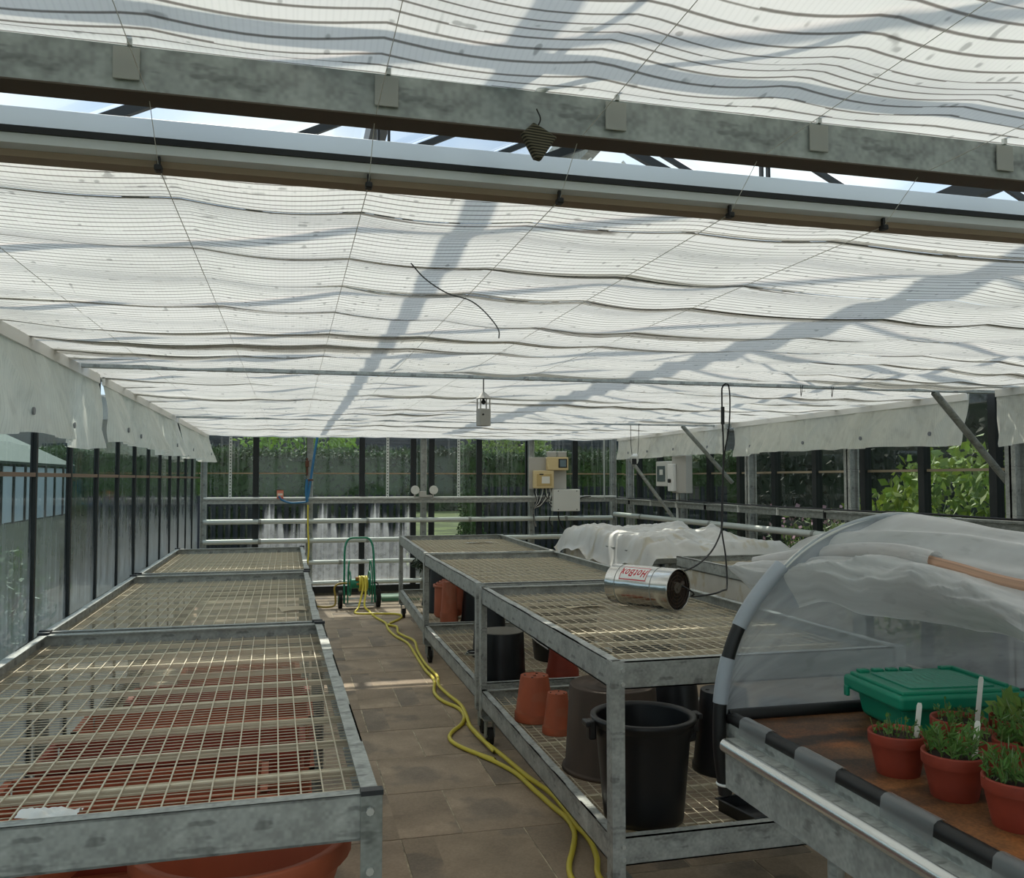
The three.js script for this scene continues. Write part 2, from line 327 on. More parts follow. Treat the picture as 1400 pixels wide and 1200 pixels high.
// ---------------------------------------------------------------- shade screens
// a fabric panel hung flat, gathered here and there into overlapping pleats; nz rows along the house
const WIRES = [-0.72, ...[[208, 208], [508, 237], [776, 262], [1017, 281], [1233, 299]].map(([a, b]) => at(a, b, 'y', 2.183).x), 2.1, 2.55, 3.0, 3.45, 3.9, 4.35];
function between(x) { for (let i = 0; i + 1 < WIRES.length; i++) if (x >= WIRES[i] && x < WIRES[i + 1]) return Math.sin(Math.PI * (x - WIRES[i]) / (WIRES[i + 1] - WIRES[i])); return 0; }
function screen(z0, z1, y0, y1, pleats, label, sag, pitch = 1) {
  const t = thing('shade_screen', label, 'shade cloth');
  const rows = [];                                   // profile: [s along cloth, z, dy, pleat index or -1, phase]
  const N = 90;
  for (let j = 0; j <= N; j++) rows.push({ f: j / N, k: -1 });
  pleats.forEach((p, k) => { for (const ph of [0, 1, 2, 3]) rows.push({ f: p.f + ph * 1e-5, k, ph }); });
  rows.sort((a, b) => a.f - b.f);
  const nu = 150, L = z1 - z0;
  const g = grid(nu, rows.length - 1, (u, v) => {
    const r = rows[Math.round(v * (rows.length - 1))], x = lerp(LX + 0.09, RX - 0.3, u);
    let z = z0 + L * r.f, dy = -sag * smooth(LX + 0.09, LX + 0.5, x) * Math.sin(Math.PI * r.f) * (0.6 + 0.4 * Math.sin(x * 2.1 + z0)), cl = r.f * Math.abs(L);
    const edge = smooth(0, 0.03, r.f) * smooth(1, 0.97, r.f) * smooth(LX + 0.09, LX + 0.4, x) * smooth(RX - 0.3, RX - 0.6, x);
    dy -= edge * (pitch > 1 ? 0.02 : 0.013) * between(x) * (0.4 + 1.0 * fbm(x * 1.3 + 3, z * 1.1 + z0, 2));
    dy += edge * (0.016 * (fbm(x * 0.9 + z0, z * 5, 3) - 0.5) + 0.012 * Math.sin(z * 17 + 1.6 * Math.sin(x * 1.1)));
    if (r.k >= 0) {
      const p = pleats[r.k], w = p.w * 2.4 * Math.max(0.0, 0.06 + 2.2 * (fbm(x * 0.8 + r.k * 5.3, r.k * 2.2 + z0, 2) - 0.4));
      const zz = (p.bow ?? 0.01) * (Math.sin(x * 1.25 + r.k) + 1.4 * (fbm(x * 1.6 + r.k * 3, z0, 2) - 0.5));
      z += zz + [0, w, -w, 0][r.ph] * 0.5; dy += -[0, 0.0, 0.04, 0.0][r.ph] * Math.min(0.1, w) - 0.0008 * (r.ph > 1 ? 1 : 0); cl += w * r.ph * 0.4;
    }
    return { p: V(x, lerp(y0, y1, r.f) + dy, z), uv: [x / 3.3, cl / 3.3 / pitch + z0] };
  }, (j) => rows[j].k >= 0 && rows[j].ph === 1 && rows[j + 1].ph === 2);
  part('cloth', g, M.cloth, t);
  return t;
}
const bay0 = screen(-1.6, 2.3, 2.352, 2.36, [{ f: 0.3, w: 0.04 }], 'striped white shade cloth overhead on the near side of thick beam', 0.03, 2);
screen(-1.75, -4.9, 2.205, 2.2, [{ f: 0.06, w: 0.02 }, { f: 0.2, w: 0.05, bow: 0.03 }, { f: 0.31, w: 0.045, bow: 0.04 }, { f: 0.47, w: 0.06, bow: 0.04 }, { f: 0.61, w: 0.05, bow: 0.05 }, { f: 0.72, w: 0.05, bow: 0.05 }, { f: 0.84, w: 0.07, bow: 0.04 }, { f: 0.94, w: 0.08 }], 'broad white shade cloth between the rolled edge and the sensor beam', 0.012);
screen(-5.12, -8.78, 2.2, 2.2, [{ f: 0.12, w: 0.06, bow: 0.05 }, { f: 0.28, w: 0.07, bow: 0.05 }, { f: 0.42, w: 0.06, bow: 0.06 }, { f: 0.58, w: 0.07, bow: 0.05 }, { f: 0.74, w: 0.08, bow: 0.05 }, { f: 0.9, w: 0.1 }], 'white shade cloth between the two thin cross beams', 0.012);
screen(-9.02, -12.38, 2.2, 2.19, [{ f: 0.2, w: 0.07, bow: 0.06 }, { f: 0.42, w: 0.07, bow: 0.06 }, { f: 0.66, w: 0.09, bow: 0.05 }, { f: 0.85, w: 0.08 }], 'white shade cloth reaching the far gable wall', 0.01);
{ // the print along the cut edge of the near cloth
  const c = document.createElement('canvas'); c.width = 512; c.height = 64; const x = c.getContext('2d');
  x.fillStyle = '#4a4c4e'; x.font = 'bold 44px sans-serif'; x.textAlign = 'center'; x.fillText('CUT THIS END', 256, 48);
  const tx = new THREE.CanvasTexture(c); tx.colorSpace = THREE.SRGBColorSpace;
  const p = at(38, 68, 'y', 2.332), g = new THREE.PlaneGeometry(0.085, 0.012); g.rotateX(-Math.PI / 2); g.rotateY(-0.02);
  const m = part('print', g, std(0xffffff, 0.8, 0, { map: tx, transparent: true }), bay0, 'CUT THIS END print'); m.position.set(p.x, 2.334, -1.585);
}
// rolled leading edge of the second cloth: aluminium profile, black seal, tan lip
{
  const t = thing('screen_roller', 'long aluminium roller profile with black seal strip below thick beam', 'roller', [0, 0, -1.745]);
  const prof = [[0.004, -0.028], [0.03, -0.02], [0.034, 0.01], [0.02, 0.05], [-0.01, 0.062], [-0.04, 0.055], [-0.04, -0.02]];
  const sh = new THREE.Shape(prof.map(([a, b]) => new THREE.Vector2(-a, b)).reverse());
  const g = new THREE.ExtrudeGeometry(sh, { depth: 5.85, bevelEnabled: false }); g.rotateY(Math.PI / 2); g.translate(-1.08, 2.225, 0);
  metal('profile', g, std(0xd3d8dc, 0.35, 0.15), t);
  metal('seal_strip', span(-1.08, 4.6, 2.222, 2.234, 0.029, 0.0385), M.black, t);
  metal('lip', span(-1.08, 4.6, 2.186, 2.199, -0.03, 0.012), std(0x8f7d68, 0.6), t);
}
// support wires along the house, held by black clips under the roller
[[208, 208], [508, 237], [776, 262], [1017, 281], [1233, 299]].forEach(([px, py], i) => {
  const p = at(px, py, 'y', 2.183), who = ['nearest the left wall', 'second from the left wall', 'middle of five clipped', 'second from the right wall', 'nearest the right wall'][i];
  const w = thing('support_wire', 'thin steel support wire under the shade cloth, ' + who, 'wire', [p.x, 0, 0], 0, 'support wires');
  part('wire', [bar(V(0, 2.262, 2.2), V(0, 2.262, -1.6), 0.0007, 5), bar(V(0, 2.262, -1.6), V(0, 2.183, -1.72), 0.0007, 5), bar(V(0, 2.183, -1.72), V(0, 2.188, -12.35), 0.001, 5)], std(0xd6d5cc, 0.5), w);
  part('clip', [rbox(0.014, 0.012, 0.02, 0.003, 0, 2.18, -1.72), box(0.006, 0.022, 0.008, 0, 2.192, -1.722)], M.black, w);
});
// paired wires hang lower on the far side, one more per bay edge
[[-0.72, 'over the left benches'], [3.3, 'over the plastic covered bench'], [4.1, 'beside the right valance']].forEach(([x, who]) => {
  const w = thing('support_wire', 'thin steel support wire ' + who, 'wire', [x, 0, 0], 0, 'support wires');
  part('wire', [bar(V(0, 2.185, -1.8), V(0, 2.188, -12.35), 0.001, 5)], std(0xd6d5cc, 0.5), w);
});
// roof brackets seen through the gap
[[188, 545, 185], [0, 1033, 238]].forEach(([, px, py], i) => {
  const p = at(px - (i ? 0 : 22), py, 'y', 2.30), b = thing('roller_bracket', i ? 'single black bracket on the roller profile' : 'paired black brackets on the roller profile', 'bracket', [p.x, 2.283, -1.752]);
  for (const d of i ? [0] : [-0.009, 0.012]) part('hook', [box(0.005, 0.03, 0.012, d, 0.014, 0), box(i ? 0.022 : 0.008, 0.006, 0.012, d + (i ? 0.008 : 0), 0.03, 0), ...(i ? [box(0.005, 0.03, 0.012, 0.017, 0.014, 0)] : [])], M.black, b);
});
// scrap of striped cloth folded over and hung from the beam
{
  const p = at(735, 192, 'z', -1.55), t = thing('cloth_scrap', 'grey striped scrap of cloth dangling under thick beam', 'cloth scrap', [p.x, p.y, -1.55], 0.15);
  const sm = tex(128, 128, (u, v, x, y) => { const k = (y % 8) < 4 ? 0.75 : 0.3; return [k, k * 0.97, k * 0.88]; });
  const g = new THREE.ExtrudeGeometry(new THREE.Shape([[-0.03, 0.006], [-0.012, 0.024], [0.006, 0.017], [0.03, 0.006], [0.012, -0.02], [0.002, -0.035], [-0.006, -0.034], [-0.018, -0.014]].map(([a, b]) => new THREE.Vector2(a, b))), { depth: 0.008, bevelEnabled: true, bevelSize: 0.004, bevelThickness: 0.006, bevelSegments: 2, steps: 3 });
  part('folded_cloth', metricUV(g), std(0x8d8a7c, 0.9, 0, { map: (sm.repeat.set(12, 12), sm) }), t);
  part('hook', tube([V(0, 0.026, 0), V(0.004, 0.04, 0.004), V(-0.002, 0.06, 0)], 0.0015, 10, 5), M.black, t);
}
// loose cable dangling under the cloth
{
  const pts = [[562, 360, -2.3], [580, 380, -2.33], [610, 400, -2.36], [645, 412, -2.4], [668, 432, -2.42], [682, 452, -2.42], [682, 462, -2.41]].map(([a, b, z]) => at(a, b, 'z', z));
  const t = thing('loose_cable', 'thin grey cable dangling loose under the broad shade cloth', 'cable');
  part('cable', tube(pts, 0.002, 40, 5), std(0x55585a, 0.6), t);
}

// ---------------------------------------------------------------- valances
function valance(x, za, zb, drop, label, side, group) {
  const t = thing('valance', label, 'curtain', [x, 0, 0], 0, group);
  const nu = Math.round(Math.abs(zb - za) * 95), s0 = za * 3.1;
  const n = Math.max(3, Math.round(Math.abs(zb - za) / 0.85)), studs = Array.from({ length: n }, (_, i) => lerp(za, zb, (i + 0.4 + 0.25 * (hash(i, Math.round(-za * 10)) - 0.5)) / n));
  const wave = (z, v) => {                        // creases run from the studs to the rail, soft pleats between them
    let cr = 0;
    studs.forEach((zs, k) => { for (const a of [-0.95, -0.4, 0.15, 0.75]) { const line = zs + (a + 0.3 * (hash(k, 7) - 0.5)) * (0.76 - v) * drop * 1.6, d = (z - line) / 0.022; if (Math.abs(d) < 3) cr += 0.016 * Math.exp(-d * d) * smooth(0.04, 0.3, Math.abs(0.76 - v)) * smooth(0.0, 0.25, v) * (v > 0.76 ? smooth(1.0, 0.8, v) : 1); } });
    const r = 1 - Math.abs(2 * fbm(z * 5 + s0 + 0.6 * v, v * 0.6, 3) - 1);
    return side * v * (0.08 * Math.sin(z * 4.3 + s0) * (0.3 + fbm(z * 2.1 + s0, v, 2)) + 0.13 * (r - 0.6) + 1.8 * cr);
  };
  const g = grid(nu, 18, (u, v) => {
    const z = lerp(za, zb, u), hem = 0.05 * (fbm(z * 1.9 + s0, 3, 3) - 0.45) * v;
    return { p: V(wave(z, v) + side * 0.03 * v, 2.2 - drop * v - hem, z), uv: [z, 1 - v] };
  });
  part('cloth', g, M.valance, t);
  part('hem_band', [span(side * 0.006, side * 0.02, 2.15, 2.2, za, zb), bar(V(side * 0.013, 2.2, za), V(side * 0.013, 2.2, zb), 0.008, 6)], M.white, t);
  for (let i = 0; i < n; i++) {
    const z = studs[i], v = 0.76;
    const c = new THREE.CylinderGeometry(0.016, 0.016, 0.008, 12); c.rotateZ(Math.PI / 2);
    part('press_stud', c.translate(wave(z, v) + side * 0.03 * v + side * 0.006, 2.2 - drop * v, z), std(0x767a80, 0.4), t);
  }
}
valance(-1.09, -1.75, -5.42, 0.42, 'white cloth valance on left wall, nearest the thick beam', 1, 'left valances');
valance(-1.09, -5.55, -9.0, 0.38, 'white cloth valance on left wall, between two others', 1, 'left valances');
valance(-1.09, -9.05, -12.3, 0.36, 'white cloth valance on left wall, ending at the far gable', 1, 'left valances');
valance(4.58, -1.75, -4.85, 0.38, 'white cloth valance on right wall, ending beside the thick diagonal brace', -1, 'right valances');
valance(4.58, -5.1, -8.46, 0.35, 'white cloth valance on right wall with a row of studs above covered bench', -1, 'right valances');
valance(4.58, -8.6, -11.85, 0.31, 'white cloth valance on right wall, above the electrical boxes', -1, 'right valances');

// ---------------------------------------------------------------- posts, pipes and rails
function post(x, z, w, y1, label, mat = M.galv, name = 'steel_post') {
  const t = thing(name, label, 'post', [x, 0, z]);
  metal('shaft', [span(-w, w, 0, y1, -w * 0.2, w * 0.2), span(-w, -w * 0.7, 0, y1, -w, w), span(w * 0.7, w, 0, y1, -w, w)], mat, t);
  metal('base_plate', span(-w * 1.6, w * 1.6, 0, 0.012, -w * 1.6, w * 1.6), mat, t);
}
const bz = -12.33;
[[279, 'grey steel post in the corner by the left wall'], [424, 'grey steel post carrying the blue hose'], [579, 'grey steel post behind the twin lamps'], [726, 'grey steel post behind the control boxes'], [838, 'grey steel post in the corner by the right wall']].forEach(([px, l]) => post(at(px, 640, 'z', bz).x, bz, 0.04, 2.3, l));
[[4.76, -4.9, 'right wall grey post nearest the fig bush'], [4.76, -6.69, 'right wall grey post behind the plastic tunnel'], [4.76, -8.42, 'right wall grey post below the braced thin beam'], [4.76, -10.1, 'right wall grey post carrying electrical boxes'], [4.76, -11.85, 'right wall grey post closest to the far corner']].forEach(([x, z, l]) => post(x, z, 0.045, 2.25, l));
[[315, 'left'], [530, 'mid'], [627, 'lamp']].forEach(([px, w]) => {
  const p = at(px, 640, 'z', -12.28), t = thing('slotted_hanger', { left: 'slotted steel hanger strip beside the left corner post', mid: 'slotted steel hanger strip above the hose reel', lamp: 'slotted steel hanger strip in front of clipped yew column' }[w], 'hanger', [p.x, 0, -12.28]);
  metal('strip', [span(-0.02, -0.008, 1.32, 2.3, -0.004, 0.004), span(0.008, 0.02, 1.32, 2.3, -0.004, 0.004), ...Array.from({ length: 24 }, (_, k) => span(-0.008, 0.008, 1.33 + k * 0.041, 1.352 + k * 0.041, -0.004, 0.004))], M.alu, t);
});
[[826, 'narrow pipe hanging from cloth beside right corner post']].forEach(([px, l]) => { const p = at(px, 640, 'z', -12.2), t = thing('hanging_conduit', l, 'pipe', [p.x, 0, -12.2]); metal('pipe', bar(V(0, 1.3, 0), V(0, 2.3, 0), 0.014, 8), M.pipe, t); });
function rail(name, a, b, r, label, cat, clips) {
  const t = thing(name, label, cat, [0, 0, 0], 0, 'heating pipes');
  part('pipe', bar(a, b, r, 12), M.pipe, t);
  if (clips === undefined) for (const px of [279, 424, 579, 726, 838]) { const x = at(px, 640, 'z', -12.33).x; if (x > a.x - 0.1 && x < b.x + 0.1) part('bracket', span(x - 0.012, x + 0.012, a.y - 0.012, a.y + 0.012, -12.34, -12.22), M.galvDull, t); }
  const n = clips ?? 4; for (let i = 0; i < n; i++) { const p = a.clone().lerp(b, (i + 0.5) / n); const d = b.clone().sub(a).normalize().multiplyScalar(0.02); part('collar', bar(p.clone().sub(d), p.clone().add(d), r * 1.14, 12), M.galvDull, t); }
}
const pz = -12.22;
rail('heating_pipe', V(-1.12, 1.03, pz), V(4.62, 1.03, pz), 0.033, 'far wall heating pipe just under the instrument rail', 'pipe');
rail('heating_pipe', V(-1.12, 0.765, pz), V(4.62, 0.765, pz), 0.033, 'far wall heating pipe level with the reel handle', 'pipe');
rail('heating_pipe', V(0.1, 0.47, pz), V(4.62, 0.47, pz), 0.03, 'far wall heating pipe, second lowest', 'pipe');
rail('heating_pipe', V(0.1, 0.19, pz), V(4.62, 0.19, pz), 0.03, 'lowest far wall heating pipe close above the sill', 'pipe');
rail('heating_pipe', V(4.62, 1.09, -12.1), V(4.62, 1.11, -2.0), 0.033, 'right wall heating pipe running behind the plastic covered bench', 'pipe', 5);
{
  const t = thing('instrument_rail', 'far wall cable rail carrying sign, lamps and control boxes', 'rail', [0, 1.3, -12.22]);
  metal('tray', [span(-1.12, 4.68, -0.03, 0.03, -0.02, 0.03), span(-1.12, 4.68, 0.025, 0.035, -0.02, 0.05)], M.galv, t);
  part('conduit', bar(V(-1.12, 0.045, 0.02), V(4.68, 0.045, 0.02), 0.014, 8), M.lightBox, t);
  const u = thing('cable_tray', 'right wall cable tray with tied black cables', 'rail', [4.68, 1.28, 0]);
  metal('tray', [span(-0.03, 0.03, -0.035, 0.03, -12.1, -2), span(-0.05, 0.03, 0.025, 0.04, -12.1, -2)], M.galvDull, u);
  part('cable', tube(Array.from({ length: 22 }, (_, k) => V(-0.035 + rnd(-0.01, 0.01), 0.052 + rnd(-0.005, 0.008), -12 + k * 0.47)), 0.009, 120, 6), M.cable, u);
  for (let k = 0; k < 12; k++) part('tie', box(0.085, 0.075, 0.015, -0.008, 0.005, -11.6 + k * 0.78), k % 3 ? M.lightBox : M.cable, u);
}

// ---------------------------------------------------------------- far wall fittings
function plate(name, label, cat, x0, x1, y0, y1, z, depth) { const t = thing(name, label, cat, [(x0 + x1) / 2, y0, z]); t.userData.size = [x1 - x0, y1 - y0, depth]; return t; }
{
  const z = -12.17;
  const board = plate('mounting_board', 'grey mounting board behind the cream control boxes', 'board', 3.33, 3.9, 1.46, 1.92, z, 0.02);
  metal('panel', rbox(0.57, 0.46, 0.02, 0.004, 0, 0.23, -0.02), M.greyBoard, board);
  const up = plate('controller', 'cream controller with blue grey screen on the mounting board', 'control box', 3.585, 3.9, 1.73, 1.92, z, 0.1);
  part('case', rbox(0.315, 0.19, 0.1, 0.012, 0, 0.095, 0.045), M.cream, up); part('bezel', rbox(0.13, 0.13, 0.01, 0.003, 0.07, 0.1, 0.097), M.darkPlastic, up); part('display', box(0.09, 0.1, 0.006, 0.07, 0.1, 0.102), M.screenGrey, up, 'blue grey display');
  for (const d of [-0.085, 0.07]) { const b = thing('switch_box', d < 0 ? 'small clear lidded switch box atop controller, left one of two' : 'small clear lidded switch box atop controller, right one of two', 'box', [3.7425 + d, 1.922, z + 0.04], 0, 'switch boxes'); part('case', rbox(0.13, 0.075, 0.07, 0.006, 0, 0.0375, 0), M.greyBoard, b); part('lid', rbox(0.135, 0.014, 0.075, 0.004, 0, 0.075, 0), M.white, b); }
  const lo = plate('control_box', 'cream control box with paper notice and bundled cables below', 'control box', 3.385, 3.68, 1.47, 1.725, z, 0.1);
  part('case', rbox(0.295, 0.255, 0.1, 0.012, 0, 0.1275, 0.045), M.cream, lo); part('cover', rbox(0.22, 0.17, 0.012, 0.004, 0, 0.12, 0.098), std(0xc3aa72, 0.5), lo); part('notice', box(0.12, 0.1, 0.004, 0.02, 0.12, 0.106), M.label, lo); part('name_strip', box(0.06, 0.018, 0.004, -0.045, 0.2, 0.105), M.black, lo);
  for (let k = 0; k < 9; k++) { const x = -0.13 + k * 0.032; part('cable', tube([V(x, 0, 0.03), V(x - 0.01, -0.06, 0.04), V(-0.1 + k * 0.008, -0.16 - 0.012 * k, 0.05), V(-0.14, -0.3, 0.03), V(-0.13 + 0.004 * k, -0.55, 0.02)], 0.0065, 20, 5), k % 3 === 1 ? M.lightBox : M.cable, lo); }
  for (let k = 0; k < 5; k++) part('cable', tube([V(0.02 + k * 0.03, 0, 0.03), V(0.02 + k * 0.03, -0.08, 0.05), V(0.1, -0.17 - k * 0.02, 0.06), V(0.27, -0.14 - k * 0.035, 0.03)], 0.006, 16, 5), k % 2 ? M.lightBox : M.cable, lo);
  const wb = plate('junction_box', 'pale grey blank junction box below the mounting board', 'box', 3.66, 4.06, 1.14, 1.455, z, 0.13);
  part('case', rbox(0.4, 0.315, 0.13, 0.012, 0, 0.1575, 0.065), M.lightBox, wb); part('lid', rbox(0.396, 0.311, 0.012, 0.005, 0, 0.1575, 0.134), M.lightBox, wb);
  for (const [a, b] of [[-0.13, 0.025], [0.15, 0.025], [-0.13, 0.29], [0.15, 0.29]]) part('screw', new THREE.CylinderGeometry(0.008, 0.008, 0.004, 8).rotateX(Math.PI / 2).translate(a, b, 0.142), M.black, wb);
  part('cable', tube([V(-0.1, 0, 0.05), V(-0.1, -0.1, 0.06), V(-0.05, -0.22, 0.06), V(0.03, -0.27, 0.03)], 0.01, 20, 6), M.cable, wb); part('cable', tube([V(-0.22, -0.08, 0.02), V(-0.23, -0.16, 0.03), V(-0.17, -0.24, 0.03)], 0.008, 14, 6), M.cable, wb);
  part('cable', tube([V(0.2, 0.16, 0.06), V(0.27, 0.2, 0.05), V(0.4, 0.21, 0.02)], 0.009, 14, 6), M.cable, wb);
}
{ // twin emergency lamps
  const p = at(580, 675, 'z', -12.15), t = thing('twin_lamp', 'twin round head emergency lamp standing on instrument rail', 'lamp', [p.x, 1.345, -12.18]);
  part('case', [rbox(0.1, 0.085, 0.06, 0.01, -0.02, 0.045, 0), rbox(0.17, 0.03, 0.05, 0.006, 0.03, 0.02, 0)], M.greyBoard, t);
  for (const s of [-1, 1]) { const h = part('lamp_head', lathe([[0, 0], [0.03, 0.002], [0.055, 0.035], [0.062, 0.05], [0.06, 0.058], [0, 0.05]], 20).rotateX(Math.PI / 2), M.lightBox, t); h.position.set(s * 0.13, 0.105, 0); part('bracket', bar(V(0, -0.1, 0), V(0, -0.02, 0.01), 0.012, 6), M.greyBoard, h); }
}
{ // little red and white card
  const p = at(383, 677, 'z', -12.16), c = document.createElement('canvas'); c.width = 64; c.height = 80; const x = c.getContext('2d');
  x.fillStyle = '#d98c74'; x.fillRect(0, 0, 64, 80); x.fillStyle = '#e9d9cc'; x.fillRect(8, 30, 48, 18); x.fillStyle = '#c25a44'; x.fillRect(0, 0, 64, 10); x.fillRect(0, 66, 64, 14);
  const tx = new THREE.CanvasTexture(c); tx.colorSpace = THREE.SRGBColorSpace;
  const t = thing('notice_card', 'small salmon pink card standing on instrument rail', 'sign', [p.x, 1.335, -12.16]);
  const g = box(0.085, 0.115, 0.004, 0, 0.06, 0); part('card', g, std(0xffffff, 0.7, 0, { map: tx }), t); part('clip', box(0.03, 0.012, 0.012, 0, 0.003, 0), M.pink, t);
}
{ // blue water hose and yellow feed on the post
  const z = -12.13, q = (a, b) => at(a, b, 'z', z), t = thing('water_supply', 'blue hose and brass tap strapped to far wall post', 'hose');
  part('blue_hose', tube([q(434, 598), q(430, 620), q(427, 640), q(424, 660), q(421, 680)], 0.017, 30, 8), M.blue, t);
  part('drop_pipe', tube([q(420, 655), q(419, 670), q(420, 686)], 0.02, 16, 8), M.blue, t);
  part('side_hose', tube([q(420, 686), q(408, 687), q(396, 687), q(385, 683), q(381, 678)], 0.013, 24, 8), M.blue, t);
  part('tap', [rbox(0.05, 0.09, 0.05, 0.01, q(420, 634).x, q(420, 634).y, z), bar(q(420, 626), q(420, 650), 0.014, 8), rbox(0.07, 0.025, 0.02, 0.006, q(425, 656).x, q(425, 656).y, z + 0.02)], std(0x5d3a2a, 0.5, 0.3), t);
  part('yellow_hose', tube([q(421, 690), q(421, 720), q(422, 750), q(420, 775)], 0.011, 20, 8), M.yellow, t);
}
// electrical boxes on the right wall
{
  const t = thing('meter_box', 'grey meter box with dark window on the right wall post', 'box', [4.66, 1.5, -10.42], -Math.PI / 2);
  part('case', rbox(0.34, 0.32, 0.09, 0.01, 0, 0.17, 0), M.lightBox, t); part('window', box(0.24, 0.2, 0.01, 0, 0.17, 0.047), std(0x4f5f62, 0.3), t); part('bracket', span(-0.15, 0.15, 0.2, 0.24, -0.23, -0.04), M.galvDull, t); part('meter_face', box(0.1, 0.07, 0.006, 0.02, 0.19, 0.054), M.lightBox, t);
  const u = thing('isolator_box', 'tall pale isolator box with round switch on the right wall', 'box', [4.66, 1.42, -9.98], -Math.PI / 2);
  part('case', rbox(0.4, 0.46, 0.09, 0.01, 0.08, 0.24, 0), M.greyBoard, u); part('switch_plate', rbox(0.16, 0.34, 0.05, 0.01, -0.06, 0.2, 0.07), M.white, u); part('knob', new THREE.CylinderGeometry(0.025, 0.025, 0.03, 12).rotateX(Math.PI / 2).translate(-0.06, 0.16, 0.105), M.black, u); part('conduit', bar(V(-0.06, 0.03, 0), V(-0.06, -0.35, 0), 0.016, 8), M.lightBox, u);
}
// diagonal brace in the far corner
{ const t = thing('corner_brace', 'diagonal grey steel brace below the small hanging sensor', 'brace'); metal('bar', sbar(V(4.05, 1.86, -10.1), V(4.74, 0.98, -10.1), 0.045, 0.03), M.galv, t); }
// hanging boxes
{
  const p = at(661, 560, 'z', -4.97), t = thing('sensor_box', 'grey tower shaped sensor box hanging from thin beam', 'sensor', [p.x, p.y, -4.97], 0.2);
  part('case', rbox(0.068, 0.1, 0.06, 0.004, 0, -0.045, 0), M.greyBoard, t); part('roof', new THREE.ConeGeometry(0.052, 0.045, 4).rotateY(Math.PI / 4).translate(0, 0.088, 0), std(0x8e8d88, 0.6), t);
  for (const [a, b] of [[-1, -1], [1, -1], [-1, 1], [1, 1]]) part('pillar', box(0.006, 0.062, 0.006, a * 0.029, 0.035, b * 0.025), M.greyBoard, t);
  part('probe', [new THREE.SphereGeometry(0.014, 10, 8).translate(0, 0.045, 0), bar(V(0, 0.045, 0), V(0, 0.07, 0), 0.008, 8)], M.black, t); part('button', new THREE.CylinderGeometry(0.006, 0.006, 0.006, 8).rotateX(Math.PI / 2).translate(-0.016, -0.03, 0.032), M.black, t); part('cord', bar(V(0, 0.1, 0), V(0, 2.23 - p.y, 0), 0.0035, 6), M.cable, t);
  const q = at(868, 627, 'z', -8.86), u = thing('small_sensor', 'small white sensor box hanging on two wires before far corner', 'sensor', [q.x, q.y, -8.86], -0.5);
  part('case', rbox(0.07, 0.09, 0.13, 0.012, 0, 0, 0).rotateX(0.25), M.lightBox, u); part('face', rbox(0.05, 0.065, 0.01, 0.004, 0, -0.016, 0.066).rotateX(0.25), M.darkPlastic, u); for (const s of [-1, 1]) part('hanging_wire', tube([V(s * 0.03, 0.04, 0), V(s * 0.04, 0.15, 0.01), V(s * 0.045, 2.21 - q.y, 0)], 0.0035, 14, 5), M.cable, u);
}
// black flex from the beam to the heater
{
  const t = thing('power_flex', 'black power flex hanging from thin beam to the heater', 'cable'), a = (px, py, z) => at(px, py, 'z', z);
  part('flex', tube([a(988, 590, -4.97), a(987, 545, -4.97), a(988, 528, -4.95), a(994, 524, -4.93), a(997, 532, -4.95), a(997, 580, -4.97), a(990, 625, -4.97), a(988, 690, -4.9), a(987, 720, -4.85), a(978, 745, -4.75), a(962, 765, -4.6), a(946, 776, -4.5), a(930, 782, -4.42)], 0.005, 100, 6), M.cable, t);
  part('flex', tube([a(988, 575, -4.97), a(989, 620, -4.97), a(987, 690, -4.93), a(987, 725, -4.9), a(992, 760, -4.8), a(994, 800, -4.7), V(2.36, 0.975, -4.5), V(2.25, 0.968, -4.42), V(2.12, 0.962, -4.4), V(2.1, 0.99, -4.33), V(2.04, 1.03, -4.35)], 0.005, 100, 6), M.cable, t);
  part('connector', bar(a(988, 556, -4.97), a(988, 580, -4.97), 0.012, 8), M.black, t);
}
[[1092, 5], [1134, 2]].forEach(([px], i) => { const p = at(px, 535, 'z', -4.97), t = thing('wire_loop', i ? 'loose loop of tie wire on thin beam near diagonal brace' : 'loose loop of tie wire on thin beam near hanging flex', 'wire', [p.x, 2.23, -4.945], 0, 'wire loops'); part('loop', tube([V(-0.01, 0.02, 0), V(-0.008, -0.05, 0.01), V(0, -0.1, 0), V(0.012, -0.04, 0), V(0.03, 0.02, 0)], 0.002, 24, 5), M.cable, t); });

